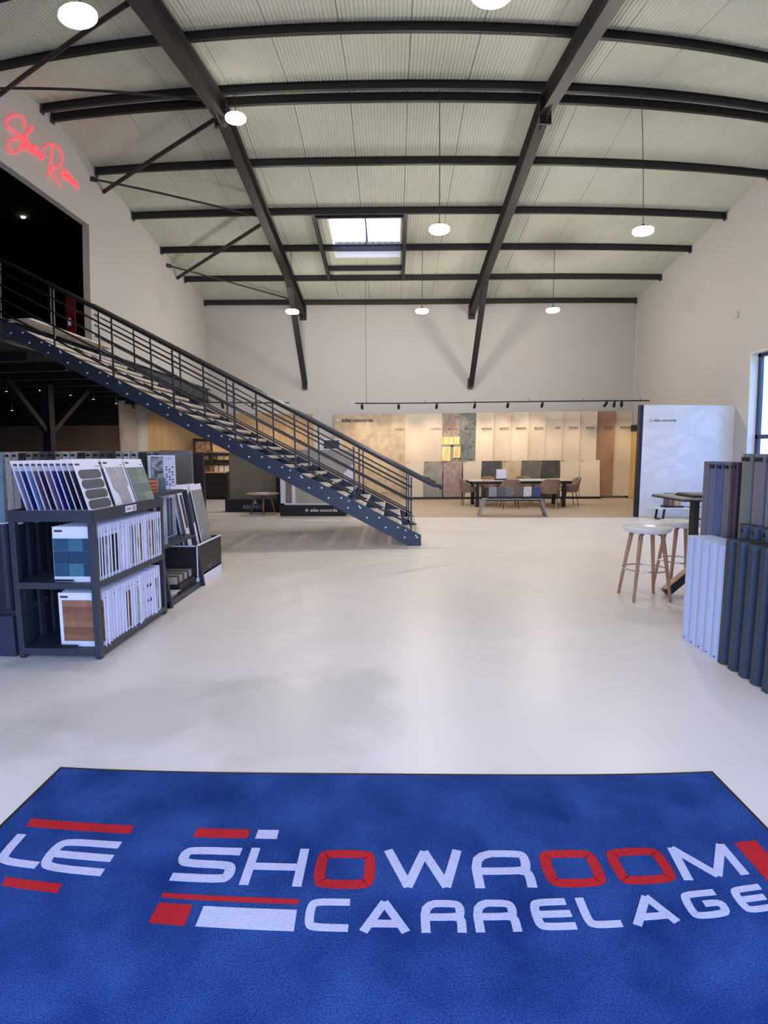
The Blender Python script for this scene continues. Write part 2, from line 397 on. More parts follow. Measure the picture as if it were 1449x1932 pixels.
for x, w_ in ((-2.93, 'left'), (2.59, 'right')):
    t_ = thing('roof_rafter', 'heavy dark steel rafter of the %s portal frame, meeting at a bolted ridge' % w_, 'beam', (x, YR, 7), group='portal rafters')
    h = .34; e = .0
    ctr = lambda y: (x, y, zp(y)-h/2+e)
    MB().ibeam(ctr(YR), ctr(YB-.02), .19, h).build('rafter', STEEL, t_, fix=False)
    MB().ibeam((x, YR, zp(YR)-h/2), (x, -.9, zp(-.9)-h/2), .19, h).build('rafter', STEEL, t_, fix=False)
    q = MB(); q.box(x-.1, x+.1, YR-.02, YR+.02, zp(YR)-h-.16, zp(YR))
    q.prism([(YR-.45, zp(YR-.45)-h), (YR, zp(YR)-h-.13), (YR+.45, zp(YR+.45)-h)], lambda u, v, t: (t, u, v), x-.008, x+.008)
    q.build('ridge_plate', STEEL, t_, fix=False)
    q = MB().ibeam((x+.02, 16.1, zp(16.1)-.42), (x+.02, 18.46, 3.78), .15, .16, up=(0, 1, 1))
    q.build('knee_brace', STEEL, t_, fix=False)
    q = MB(); q.box(x-.11, x+.11, YB-.03, YB, 5.86, 6.3); q.box(x-.08, x+.08, 18.42, YB, 3.66, 3.98)
    q.prism([(15.8, zp(15.8)-h-.01), (16.5, zp(16.5)-h-.01), (16.5, zp(16.5)-h-.22), (16.2, zp(16.2)-h-.2)], lambda u, v, t: (t, u, v), x-.07, x+.09)
    q.build('end_plate', STEEL, t_, fix=False)
BR = [((XL+.02, 11.99, 7.06), (-2.98, 9.98, 7.36), .042, 'thick round bracing tube from the ridge to the left wall'),
      ((XL-.0, 11.45, 7.1), (-2.99, 13.2, 6.9), .022, 'thin bracing rod from the left wall to the rafter before the skylight'),
      ((XL+.02, 16.14, 6.48), (-3.08, 13.48, 6.86), .042, 'thick round bracing tube crossing the bay beside the skylight'),
      ((XL+.0, 15.4, 6.6), (-3.2, 17.6, 6.28), .022, 'thin bracing rod running to the back end of the left rafter'),
      ((XL+.02, 8.38, 7.18), (-3.17, 6.54, 6.92), .042, 'thick round bracing tube at the top left corner of the photo'),
      ((XL+.0, 8.08, 7.12), (-2.99, 9.5, 7.34), .022, 'thin bracing rod over the red neon lettering')]
for a, b2, r, lb in BR:
    t_ = thing('bracing_tube', lb, 'brace', a, group='roof bracing')
    MB().tube([a, b2], r, 12).build('tube', STEEL, t_, smooth=False)
    va = Vector(a); d = (Vector(b2)-va).normalized()
    MB().beam(va-d*.0, va+d*.14, .02, .1).build('end_lug', NAVY, t_)

# ================================================================== PENDANT LAMPS
def pendant(x, y, z, top, label):
    t_ = thing('pendant_lamp', label, 'lamp', (x, y, z), group='round high-bay pendant lamps')
    MB().lathe([(0, .085), (.09, .085), (.13, .07), (.165, .03), (.17, 0), (.16, -.012)], (x, y, z)).build('housing', NAVY, t_, smooth=True, fix=False)
    MB().lathe([(0, -.035), (.1, -.032), (.155, -.02), (.172, .0), (.172, .03), (.16, .045)], (x, y, z)).build('lens', LENS, t_, smooth=True, fix=False)
    MB().tube([(x, y, z+.08), (x, y, top)], .007, 6).build('cord', INK, t_)
    MB().tube([(x, y, z+.12), (x, y, z+.08)], .03, 8).build('cord_grip', BLACK, t_)
    l = bpy.data.lights.new('lamp_light', 'POINT' if z < 6 else 'SPOT'); l.energy = P_LAMP*(1.12 if y > 6 else .42); l.color = (1, .91, .83); l.shadow_soft_size = .15
    if z > 6: l.spot_size = 2.9; l.spot_blend = .6
    o = bpy.data.objects.new('lamp_light', l); COL.objects.link(o); o.parent = t_; o.location = (0, 0, -.19)
pendant(-2.67, 15.06, 5.25, zp(15.06), 'round pendant lamp far back, in front of the left knee brace')
pendant(.785, 15.06, 5.25, zp(15.06), 'round pendant lamp far back between the two rafters')
pendant(4.24, 15.06, 5.24, zp(15.06), 'round pendant lamp far back, right of the right rafter')
pendant(.783, 9.62, 5.2, zp(9.62), 'round pendant lamp on a long cord right of the skylight')
pendant(4.20, 9.62, 5.19, zp(9.62), 'round pendant lamp on a long cord nearest the right wall')
pendant(-2.62, 9.62, 7.08, zp(9.62), 'round lamp hung short under the ridge at the left rafter')
pendant(.817, 4.65, 5.26, zp(4.65), 'large round lamp cut off by the top edge of the photo')
pendant(-2.71, 4.65, 5.3, zp(4.65), 'large round lamp in the top left corner of the photo')

# ================================================================== STAIRCASE
st = thing('steel_staircase', 'wide dark steel staircase with open grating treads, climbing left to the mezzanine', 'staircase', (.4, 10.15, 0))
SLP = .1645/.314
SY = [8.77, 10.15, 11.53]
SBL = mat('stringer_blue', (44, 52, 70), .4, rgb2=(40, 48, 64), scale=1.5)
def ztop(x): return .86 + SLP*(-.87-x)
SH = .235
for i, y in enumerate(SY):
    q = MB(); dy = .008
    pl = [(.478, .176), (.478, 0), (.255, 0), (-6.27, ztop(-6.27)-SH+.03), (-6.27, 3.72), (-6.26, ztop(-6.26))]
    q.prism(pl, lambda u, v, t: (u, t, v), y-dy, y+dy)
    n_ = Vector((SLP, 0, 1)).normalized()
    for off in (-.006, -SH+.006):
        x0, x1 = (.44, -6.2) if off > -.1 else (.2, -6.2)
        q.beam((x0, y+.03, ztop(x0)+off), (x1, y+.03, ztop(x1)+off), .06, .01)
    o = q.build('stringer', SBL, st, fix=False)
    for k in range(8):                      # splice plates at the posts
        x = .312-.9405*k
        if x < -6: continue
        xx = x-.02
        q = MB().beam((xx+.02, y-.014, ztop(xx+.02)+.0), (xx-.085, y-.014, ztop(xx-.085)-SH+.06), .012, .03, up=(1, 0, 0))
        if i == 0: q.build('splice_plate', SBL, o, fix=False)
# grating treads
TM = GALV
def tread(k):
    x0 = .47-.314*k; z = .165+.1645*k; q = MB(); w0, w1 = x0-.34, x0
    for j in range(11): q.box(w0+j*.034-.010, w0+j*.034+.010, SY[0]+.01, SY[2]-.01, z-.03, z)
    for j in range(27): yy = SY[0]+.06+j*.1; q.box(w0, w1, yy-.004, yy+.004, z-.012, z-.002)
    q.box(w1-.022, w1+.004, SY[0]+.01, SY[2]-.01, z-.045, z+.002); q.box(w0-.004, w0+.003, SY[0]+.01, SY[2]-.01, z-.04, z)
    for yy in (SY[0]+.012, SY[1]-.02, SY[1]+.02, SY[2]-.012): q.box(w0, w1, yy-.004, yy+.004, z-.06, z)
    return q
t0 = tread(0).build('tread', TM, st, fix=False, join=True)
for k in range(1, 21):
    c = t0.copy(); COL.objects.link(c); c.parent = st; c.location = (-.314*k, 0, .1645*k)
q = MB()
for j in range(13): q.box(-6.14+j*.034, -6.14+j*.034+.007, SY[0], SY[2]-.1, 3.63, 3.66)
q.box(-6.14, -5.78, SY[0], SY[0]+.01, 3.6, 3.66)
q.build('landing_grate', TM, st, fix=False, join=True)
# bolts (each only a few pixels)
q = MB()
for k in range(21):
    for dx in (0, -.205):
        x = .412-.314*k+dx; z = .141+.1645*k
        if k: x += .0
        q.tube([(x, SY[0]-.022, z), (x, SY[0]-.007, z)], .0145, 8)
for k in range(8):
    x = .312-.9405*k
    if x > -6.1:
        q.tube([(x-.09, SY[0]-.02, ztop(x-.09)-.03), (x-.09, SY[0]-.007, ztop(x-.09)-.03)], .013, 8)
        q.tube([(x+.08, SY[0]-.02, ztop(x+.08)-.03), (x+.08, SY[0]-.007, ztop(x+.08)-.03)], .013, 8)
tag(q.build('bolts', mat('bolt_zinc', (235, 235, 238), .3, .2), st, fix=False, join=True), kind='stuff')
RM = mat('rail_grey', (47, 48, 55), .38)
for i, y in enumerate(SY):
    xt = -6.75
    yy = y-.02 if i == 0 else y
    pts = [(xt, yy, ztop(xt)+.925), (.619, yy, 1.035), (.70, yy, 1.0), (.78, yy, .995), (.80, yy, .975), (.80, yy, .935)]
    hr = MB().tube(pts, .032, 12).build('handrail', RM, st, smooth=True)
    for off in ((.74, .53, .31, .11) if i != 1 else ()):
        MB().tube([(xt, yy, ztop(xt)+off), (.33, yy, ztop(.33)+off)], .015, 8).build('rail', RM, hr, smooth=True)
    for k in range(8):
        x = .312-.9405*k
        if k == 7: x = -6.245
        MB().box(x-.014, x+.014, yy-.008, yy+.012, ztop(x)-.06, ztop(x)+.9).build('post', RM, hr)

# ================================================================== ENTRANCE MAT
def pile(name, c1, c2, amp):
    m = mat(name, c1, .95, rgb2=c2, scale=3.2, detail=9, lo=.32, hi=.68, spec=.05)
    t = m.node_tree; b = t.nodes['Principled BSDF']; src = b.inputs['Base Color'].links[0].from_socket
    tc = t.nodes.new('ShaderNodeTexCoord'); n = t.nodes.new('ShaderNodeTexNoise'); n.inputs['Scale'].default_value = 170; n.inputs['Detail'].default_value = 3
    t.links.new(tc.outputs['Object'], n.inputs['Vector'])
    r = t.nodes.new('ShaderNodeMapRange'); r.inputs[1].default_value = .3; r.inputs[2].default_value = .7; r.inputs[3].default_value = 1-amp; r.inputs[4].default_value = 1+amp
    t.links.new(n.outputs[0], r.inputs[0])
    x = t.nodes.new('ShaderNodeVectorMath'); x.operation = 'SCALE'; t.links.new(src, x.inputs[0]); t.links.new(r.outputs[0], x.inputs['Scale']); t.links.new(x.outputs[0], b.inputs['Base Color'])
    bp = t.nodes.new('ShaderNodeBump'); bp.inputs['Strength'].default_value = .8; bp.inputs['Distance'].default_value = .006
    t.links.new(n.outputs[0], bp.inputs['Height']); t.links.new(bp.outputs[0], b.inputs['Normal'])
    return m
def stroke(q, pts, w, z0=.0118, z1=.0136):     # mitred band along a line
    closed = math.hypot(pts[0][0]-pts[-1][0], pts[0][1]-pts[-1][1]) < 1e-6
    P = [Vector(p) for p in (pts[:-1] if closed else pts)]; n = len(P); L = []; Rr = []
    for i in range(n):
        a = P[i]-P[i-1] if (i or closed) else P[1]-P[0]
        b = P[(i+1) % n]-P[i] if (i < n-1 or closed) else a
        a = a.normalized(); b = b.normalized(); na = Vector((-a.y, a.x)); nb = Vector((-b.y, b.x)); m_ = (na+nb).normalized()
        k = w/2/max(.72, m_.dot(na)); L.append(P[i]+m_*k); Rr.append(P[i]-m_*k)
    vs = [(p.x, p.y, z) for z in (z0, z1) for p in L+Rr]; fs = []
    for i in range(n if closed else n-1):
        j = (i+1) % n
        fs += [(2*n+i, 2*n+j, 3*n+j, 3*n+i), (i, n+i, n+j, j), (i, j, 2*n+j, 2*n+i), (n+i, 3*n+i, 3*n+j, n+j)]
    if not closed: fs += [(0, 2*n, 3*n, n), (n-1, 2*n-1, 4*n-1, 3*n-1)]
    return q.add(vs, fs)
mt = thing('entrance_mat', 'large blue pile entrance mat with red and white lettering and black rubber edge', 'mat', (-.04, 1.7, 0))
box('rubber_border', RUBBER, (-1.6, 1.515, .9, 2.432, 0, .006), mt)
blue = pile('blue_pile', (52, 82, 146), (28, 54, 112), .5)
wpile = pile('white_pile', (202, 202, 226), (190, 190, 216), .1)
rpile = pile('red_pile', (196, 46, 50), (176, 38, 44), .2)
box('pile', blue, (-1.578, 1.495, .92, 2.41, 0, .0115), mt)
def chaikin(p):
    closed = math.hypot(p[0][0]-p[-1][0], p[0][1]-p[-1][1]) < 1e-6
    o = [] if closed else [p[0]]
    for i in range(len(p)-1):
        a, b = p[i], p[i+1]
        if closed or i > 0: o.append((a[0]*.75+b[0]*.25, a[1]*.75+b[1]*.25))
        if closed or i < len(p)-2: o.append((a[0]*.25+b[0]*.75, a[1]*.25+b[1]*.75))
    o.append(o[0] if closed else p[-1]); return o
def bars(m, w, *segs):                   # letters made of straight crossing bars
    q = MB()
    for k, (a, b) in enumerate(segs):
        d = (Vector(b)-Vector(a)).normalized()*w*.12; stroke(q, [(a[0]-d.x, a[1]-d.y), (b[0]+d.x, b[1]+d.y)], w, .0118, .0136+.0003*k)
    return q.build('letter', m, mt, join=True)
def letter(m, w, *lines):
    q = MB(); lines = [chaikin(chaikin(l)) if len(l) > 2 else l for l in lines]
    for k, l in enumerate(lines): stroke(q, l, w, .0118, .0136+.0002*k)
    return q.build('letter', m, mt, join=True)
def bar(m, *c): return MB().prism(list(c), lambda u, v, t: (u, v, t), .0118, .0134).build('stripe', m, mt)
def rb(x0, x1, y0, y1, r=.018): return [(x1-r, y1), (x0+r, y1), (x0, y1-r), (x0, y0+r), (x0+r, y0), (x1-r, y0), (x1, y0+r), (x1, y1-r), (x1-r, y1)]
bar(rpile, (-1.49, 2.02), (-1.045, 2.02), (-1.035, 1.97), (-1.48, 1.968))
bar(rpile, (-1.38, 1.668), (-1.156, 1.67), (-1.15, 1.624), (-1.365, 1.622))
bar(rpile, (-.781, 2.02), (-.568, 2.021), (-.567, 1.97), (-.782, 1.968))
bar(wpile, (-.534, 2.02), (-.452, 2.021), (-.45, 1.97), (-.535, 1.97))
bar(rpile, (-.784, 1.671), (-.315, 1.669), (-.314, 1.647), (-.783, 1.649))
bar(rpile, (-.782, 1.625), (-.665, 1.625), (-.662, 1.533), (-.782, 1.535))
bar(wpile, (-.626, 1.622), (-.314, 1.622), (-.31, 1.534), (-.626, 1.535))
bar(rpile, (1.316, 1.909), (1.41, 1.909), (1.408, 1.62), (1.322, 1.62))
a = .038
letter(wpile, a, [(-1.466, 1.915), (-1.462, 1.78), (-1.44, 1.75), (-1.30, 1.75)])
letter(wpile, a, [(-1.045, 1.9), (-1.25, 1.9), (-1.283, 1.875), (-1.283, 1.775), (-1.25, 1.747), (-1.04, 1.747)], [(-1.2639, 1.824), (-1.04, 1.824)])
letter(wpile, a, [(-.57, 1.894), (-.755, 1.894), (-.775, 1.878), (-.775, 1.84), (-.755, 1.822), (-.602, 1.822), (-.584, 1.806), (-.584, 1.766), (-.602, 1.75), (-.785, 1.75)])
letter(wpile, .033, [(-.518, 1.916), (-.518, 1.727)], [(-.332, 1.916), (-.332, 1.727)], [(-.5014, 1.82), (-.3486, 1.82)])
letter(rpile, a+.002, rb(-.261, -.083, 1.741, 1.893))
bars(wpile, .034, ((-.015, 1.912), (.053, 1.737)), ((.053, 1.737), (.118, 1.905)), ((.118, 1.905), (.186, 1.737)), ((.186, 1.737), (.241, 1.912)))
letter(wpile, .034, [(.302, 1.727), (.302, 1.898), (.47, 1.898), (.487, 1.882), (.484, 1.824), (.466, 1.808), (.3191, 1.808)], [(.455, 1.808), (.487, 1.80), (.483, 1.727)])
letter(rpile, a+.002, rb(.559, .735, 1.742, 1.893))
letter(rpile, a+.002, rb(.812, .99, 1.742, 1.893))
bars(wpile, .034, ((1.043, 1.731), (1.06, 1.9)), ((1.06, 1.9), (1.16, 1.74)), ((1.16, 1.74), (1.257, 1.9)), ((1.257, 1.9), (1.26, 1.731)))
a = .029
letter(wpile, a, [(-.142, 1.66), (-.25, 1.66), (-.27, 1.645), (-.268, 1.565), (-.25, 1.552), (-.14, 1.552)])
bars(wpile, a, ((-.09, 1.542), (-.028, 1.66)), ((-.026, 1.66), (.04, 1.542)), ((-.068, 1.572), (.016, 1.572)))
letter(wpile, a, [(.105, 1.537), (.105, 1.658), (.205, 1.658), (.221, 1.645), (.221, 1.612), (.208, 1.6), (.1196, 1.6)], [(.198, 1.6), (.222, 1.594), (.218, 1.537)])
letter(wpile, a, [(.276, 1.537), (.276, 1.658), (.376, 1.658), (.392, 1.645), (.392, 1.612), (.38, 1.6), (.2906, 1.6)], [(.37, 1.6), (.394, 1.594), (.393, 1.537)])
letter(wpile, a, [(.578, 1.658), (.485, 1.658), (.467, 1.645), (.467, 1.565), (.485, 1.552), (.584, 1.552)], [(.4816, 1.605), (.582, 1.605)])
letter(wpile, a, [(.628, 1.672), (.628, 1.568), (.645, 1.551), (.733, 1.551)])
bars(wpile, a, ((.782, 1.542), (.856, 1.66)), ((.857, 1.66), (.913, 1.542)), ((.806, 1.572), (.895, 1.572)))
letter(wpile, a, [(1.104, 1.657), (1.005, 1.657), (.987, 1.645), (.984, 1.568), (1.0, 1.554), (1.088, 1.554), (1.1, 1.568), (1.1, 1.607), (1.04, 1.607)])
letter(wpile, a, [(1.278, 1.657), (1.19, 1.657), (1.171, 1.645), (1.171, 1.565), (1.19, 1.552), (1.26, 1.552)], [(1.1856, 1.605), (1.268, 1.605)])

# ================================================================== SAMPLE BOARDS
def cmat(rgb, rough=.45, **k):
    return mat('glaze_%d_%d_%d' % rgb, rgb, rough, rgb2=tuple(int(c*.86) for c in rgb), scale=18, **k)
def board(loc, rot, w, h, tiles, label, group, th=.0065, head=True, cardm=None, pr=None):
    """tiles: list of (x0, x1, z0, z1, rgb) in the board's own plane; or ('poly', pts, rgb)"""
    r = local('sample_board', label, 'sample board', loc, rot, group)
    MB().box(0, w, 0, th, 0, h).build('card', cardm or WHITE, r, bevel=.0012)
    for T in tiles:
        if T[0] == 'poly': MB().prism(T[1], lambda u, v, t: (u, t, v), -.005, 0).build('tile', cmat(T[2]), r)
        else: MB().box(T[0], T[1], -.006, 0, T[2], T[3]).build('tile', cmat(T[4]), r)
    if head:
        q = MB().box(.015, .075, -.0006, 0, h-.04, h-.025); q.box(w-.07, w-.015, -.0006, 0, h-.055, h-.05)
        q.build('print', INK, r)
    return r
def grid(w, z0, z1, nx, nz, rgbs, m=.006, g=.002):
    out = []
    for i in range(nx):
        for j in range(nz):
            x0 = m+(w-2*m)*i/nx; x1 = m+(w-2*m)*(i+1)/nx-g; a = z0+(z1-z0)*j/nz; b_ = z0+(z1-z0)*(j+1)/nz-g
            out.append((x0, x1, a, b_, rgbs[(i*3+j*2+i*j) % len(rgbs)]))
    return out

# ---- shelf rack on the left
RX0, RX1, RY0, RY1 = -2.77, -2.135, 3.85, 5.04
rk = thing('display_rack', 'anthracite three-level steel rack of tile sample boards at the front left', 'rack', ((RX0+RX1)/2, (RY0+RY1)/2, 0))
for x in (RX0, RX1-.045):
    for y in (RY0, RY1-.045):
        tag(box('post', NAVY, (x, x+.045, y, y+.045, .008, 1.09), rk, bevel=.003))
        box('foot', BLACK, (x+.003, x+.042, y+.003, y+.042, 0, .01), rk)
for z0, z1 in ((.525, .572), (.03, .078)):
    q = MB(); q.box(RX0+.045, RX1-.045, RY0, RY0+.03, z0, z1); q.box(RX0+.045, RX1-.045, RY1-.03, RY1, z0, z1)
    q.box(RX0, RX0+.03, RY0+.045, RY1-.045, z0, z1); q.box(RX1-.03, RX1, RY0+.045, RY1-.045, z0, z1)
    q.build('shelf_rail', NAVY, rk, fix=False)
    box('shelf', NAVY, (RX0+.02, RX1-.02, RY0+.02, RY1-.02, z0+.03, z0+.036), rk)
    q = MB(); q.box(RX0+.26, RX0+.44, RY0+.03, RY0+.045, z1+.006, z1+.016); q.build('stop_clip', BLACK, rk)
q = MB(); q.box(RX0, RX1, RY0-.01, RY0+.006, 1.02, 1.1); q.box(RX0, RX1, RY1-.006, RY1+.006, 1.02, 1.1)
q.box(RX0, RX0+.01, RY0, RY1, 1.02, 1.1); q.box(RX1-.006, RX1+.006, RY0, RY1, 1.02, 1.1)
q.build('top_tray', NAVY, rk, fix=False)
box('top_shelf', NAVY, (RX0+.01, RX1-.01, RY0, RY1, 1.065, 1.075), rk)
for k in range(6):
    box('slat', NAVY, (RX0, RX0+.02, RY0+.1+k*.17, RY0+.16+k*.17, .08, .5), rk)
pl_ = box('price_label', WHITE, (RX1+.006, RX1+.009, 4.32, 4.5, 1.035, 1.085), rk)
text('label_print', '11', .055, (RX1+.0105, 4.43, 1.04), (PI/2, 0, PI/2), INK, rk, .0005, .001, align='LEFT')
box('label_print', mat('grey_print', (160, 160, 166), .6), (RX1+.009, RX1+.0098, 4.335, 4.41, 1.05, 1.07), rk)
# middle shelf
midc = [None, (24, 24, 28), (58, 46, 40), (150, 150, 150), (120, 112, 110), (36, 32, 34), (26, 22, 24), (70, 52, 44), (196, 196, 204), None, None, (120, 118, 70), (110, 112, 120),
        (150, 146, 142), (196, 170, 120), (120, 86, 62), None, None, (60, 60, 66), (190, 150, 110), (88, 62, 52), (40, 40, 44), (150, 158, 160), (128, 132, 130)]
names = {(24, 24, 28): 'near-black', (58, 46, 40): 'dark brown', (150, 150, 150): 'mid grey', (120, 112, 110): 'warm grey'}
def cname(c):
    if c is None: return 'plain white'
    r, g, b_ = c; l = (r+g+b_)/3
    if max(c)-min(c) < 16: return 'black' if l < 50 else 'dark grey' if l < 100 else 'grey' if l < 170 else 'pale grey'
    if r > g > b_: return 'dark brown' if l < 70 else 'brown' if l < 125 else 'beige'
    if b_ >= r: return 'navy' if l < 70 else 'blue' if l < 140 else 'pale blue'
    return 'greenish'
for k in range(24):
    y = 3.915+k*.0455; dx = random.uniform(-.004, .004); w, h = .35, .412
    if k == 0: tl = grid(w, .045, h-.085, 3, 3, [(34, 86, 112), (48, 112, 132), (26, 68, 98), (62, 126, 138)]); lb = 'white sample board with teal blue square tiles, frontmost on the middle shelf of the rack'
    else:
        c = midc[k]; lb = 'sample board with %s tile strip, %s from the front on middle shelf' % (cname(c), ORD[k])
        tl = [] if c is None else grid(w, .035, h-(.085 if k < 9 else .06), 2, 1+k % 4, [c, tuple(min(255, int(v*1.2)+8) for v in c)])
    board((-2.488+dx, y, .562), (random.uniform(-.03, -.005), 0, random.uniform(-.02, .02)), w, h, tl, lb, 'sample boards on the middle shelf')
for k in range(22):
    y = 3.93+k*.047; w, h = .35, .412; tl = []
    if k == 0: tl = [(.03, .345, .045+j*.052, .045+(j+1)*.052-.002, ((156, 104, 74), (144, 92, 64), (168, 116, 84))[j % 3]) for j in range(6)]; lb = 'white sample board with six brown wood-look planks, frontmost on the bottom shelf'
    elif k in (8, 9): tl = grid(w, .03, .33, 2, 4, [(120, 78, 56), (140, 96, 70)]); lb = 'sample board with brown wood strips, %s from the front on bottom shelf' % ORD[k]
    elif k in (11, 12): tl = grid(w, .03, .33, 2, 6, [(214, 206, 202), (206, 196, 196)]); lb = 'sample board with pale pinkish bricks, %s from the front on bottom shelf' % ORD[k]
    elif k in (14, 16, 17):
        tl = [('poly', [(.30, .09+j*.13), (.345, .15+j*.13), (.30, .21+j*.13), (.255, .15+j*.13)], (92, 44, 62)) for j in range(2)] + [('poly', [(.15, .09+j*.13), (.195, .15+j*.13), (.15, .21+j*.13), (.105, .15+j*.13)], (92, 44, 62)) for j in range(2)]
        lb = 'white sample board with plum diamonds, %s from the front on the bottom shelf' % ORD[k]
    elif k in (19, 20): tl = grid(w, .03, .32, 3, 3, [(84, 64, 50), (150, 140, 120), (40, 38, 40)]); lb = 'sample board with mixed brown tiles, %s from the front on bottom shelf' % ORD[k]
    else: lb = 'plain white sample board, %s from the front on the bottom shelf' % ORD[k]
    board((-2.484+random.uniform(-.006, .006)+(.012 if k in (12, 18) else 0), y, .068), (random.uniform(-.03, -.005), random.uniform(-.015, .015) if k > 12 else 0, 0), w, h, tl, lb, 'sample boards on the bottom shelf')
# top shelf: three leaning columns, faces to the aisle
topc = [(150, 160, 190), (40, 50, 110), (130, 150, 190), (120, 96, 120), (60, 40, 70), (140, 118, 140), (60, 40, 120), (28, 48, 96), (52, 30, 44), (58, 46, 60)]
LEAN = -.288
def pill(cx, cz, w, h, n=6):
    r = h/2; L = []
    for s_, a0 in ((1, -PI/2), (-1, PI/2)):
        for k in range(n+1): A = a0+PI*k/n; L.append((cx+s_*(w/2-r)+r*math.cos(A), cz+r*math.sin(A)))
    return L
for k in range(11):
    x = -2.2-.047*k; h = .395; w = .345
    if k == 0:
        tl = [('poly', pill(w/2, .055+j*.077, .3, .068), (44, 56, 74)) for j in range(4)]
        lb = 'white sample board with four dark rounded tiles, front left on the rack top'
    else:
        c = topc[10-k]
        tl = grid(w, .02, .315, 2, 3 if k % 2 else 1, [c, tuple(min(255, int(v*1.15)+6) for v in c)])
        if k in (9, 5): tl += [('poly', [(.02+j*.1, .03), (.09+j*.1, .16), (.05+j*.1, .3), (.03+j*.1, .3), (.06+j*.1, .16), (.01+j*.1, .04)], (28, 24, 52)) for j in range(3)]
        lb = 'board with %s tiles, %s from the aisle, front column on rack top' % (cname(c), ORD[k])
    board((x, 3.935, 1.076), (LEAN, 0, PI/2), w, h, tl, lb, 'boards leaning on top of the rack')
for col, y in ((0, 4.33), (1, 4.69)):
    for k in range(8):
        x = -2.2-.047*k; h = .40-(.006*col); w = .335
        if k == 0 and col == 0:
            P = [(.05, .02), (.20, .02), (.23, .07), (.23, .13), (.29, .16), (.30, .26), (.30, .325), (.27, .34), (.245, .325), (.215, .34), (.19, .325), (.16, .34), (.13, .325), (.10, .34), (.07, .325), (.05, .33), (.04, .26), (.06, .17), (.08, .12), (.05, .1)]
            tl = [('poly', [(.03, .335), (.06, .32), (.09, .335), (.12, .32), (.15, .335), (.18, .32), (.21, .335), (.24, .32), (.27, .335), (.30, .32), (.30, .17), (.26, .15), (.27, .02), (.11, .02), (.10, .11), (.05, .15)][::-1], (176, 170, 178))]
            lb = 'white sample board with pale grey scalloped mosaic, middle of the rack top'
        elif k == 0:
            tl = grid(w, .015, .32, 2, 4, [(108, 132, 122), (128, 150, 138), (96, 122, 112), (140, 158, 146)]); lb = 'white sample board with glossy sage green bricks, right end of the rack top'
        else:
            c = ((60, 66, 78), (140, 132, 128), (90, 80, 84), (170, 166, 160))[(k+col) % 4]; tl = grid(w, .02, .32, 2, 2+k % 2, [c])
            lb = 'board with %s tiles, %s from the aisle, %s column on rack top' % (cname(c), ORD[k], ('middle', 'far')[col])
        board((x, y, 1.076), (LEAN, 0, PI/2), w, h, tl, lb, 'boards leaning on top of the rack')

# ---- dark slab holders behind and left of the rack
DARK = mat('slab_holder', (26, 33, 50), .5)
h_ = thing('low_plinth', 'low dark base box holding upright dark slabs, left of the rack', 'display stand', (-3.3, 4.5, 0))
box('base_box', mat('base_navy', (46, 52, 72), .5), (-3.75, -2.81, 3.87, 5.3, 0, .31), h_)
for k in range(11): box('slat', NAVY, (-3.75, -2.81, 3.93+k*.125, 3.98+k*.125, .31, .335), h_)
def holder(x, y, z0, z1, m, label, group, cap=None, ang=0, w=.11, d=.09, clip=False, name='slab_holder', cat='display panel'):
    """folded profile with a rounded front, front face toward +x*cos(ang)"""
    r = local(name, label, cat, (x, y, z0), (0, 0, ang), group)
    P = [(-d, -w/2+.003), (-.045, -w/2+.003), (-.02, -w*.42), (-.006, -w*.28), (0, -w*.1), (0, w*.1), (-.006, w*.28), (-.02, w*.42), (-.045, w/2-.003), (-d, w/2-.003)]
    MB().prism(P, lambda u, v, t: (u, v, t), 0, z1-z0).build('panel', m, r)
    if cap: MB().prism([(u*1.0, v) for u, v in P], lambda u, v, t: (u, v, t), z1-z0, z1-z0+.006).build('cap', cap, r)
    if clip: MB().box(-.012, .003, -w*.28, w*.3, z1-z0-.055, z1-z0-.025).build('clip', BLACK, r)
    return r
for k in range(9):
    holder(-2.86-.0, 4.0+k*.125, .335, (.955 if k != 0 else .99)+.012*(k % 3), DARK, 'dark upright slab holder with white edge, %s from the front behind the rack' % ORD[k], 'dark slab holders behind the rack', cap=WHITE, w=.115, d=.5)
tall = box('tall_slab', mat('pale_teal_slab', (112, 134, 142), .4, rgb2=(96, 120, 132), scale=4), (-3.3, -2.865, 3.955, 3.97, 1.0, 1.52)); tag(tall, 'pale blue-grey slab standing upright on the dark holders left of the rack', 'tile slab')

# ---- A-frame rack
af = thing('a_frame_rack', 'dark slanted steel rack with shelves just behind the front left rack', 'rack', (-2.45, 5.63, 0))
for y in (5.2, 6.1):
    q = MB(); q.beam((-2.17, y, .0), (-2.34, y, 1.1), .03, .05, up=(1, 0, 0)); q.beam((-2.78, y, 0), (-2.62, y, 1.1), .03, .04, up=(1, 0, 0)); q.beam((-2.17, y, .03), (-2.78, y, .03), .03, .05)
    q.build('side_frame', NAVY, af, fix=False)
box('top_shelf', NAVY, (-2.68, -2.30, 5.09, 5.98, 1.08, 1.115), af)
box('middle_shelf', NAVY, (-2.70, -2.235, 5.2, 6.1, .57, .6), af)
box('bottom_tray', NAVY, (-2.76, -2.175, 5.2, 6.1, .0, .06), af)
box('back_sheet', BLACK, (-2.71, -2.70, 5.2, 6.1, .06, .57), af)
def block(name, m, b_, label, cat, group=None, bevel=.002): return tag(box(name, m, b_, bevel=bevel), label, cat, group)
ob = thing('brick_sample_stack', 'stack of orange ribbed tile samples on top of the slanted rack', 'tile sample', (-2.45, 5.35, 1.115))
for j in range(4): box('brick', mat('terracotta', (196, 108, 76), .6, rgb2=(178, 92, 62), scale=20), (-2.56, -2.36, 5.2, 5.46, 1.116+j*.032, 1.142+j*.032), ob, bevel=.004)
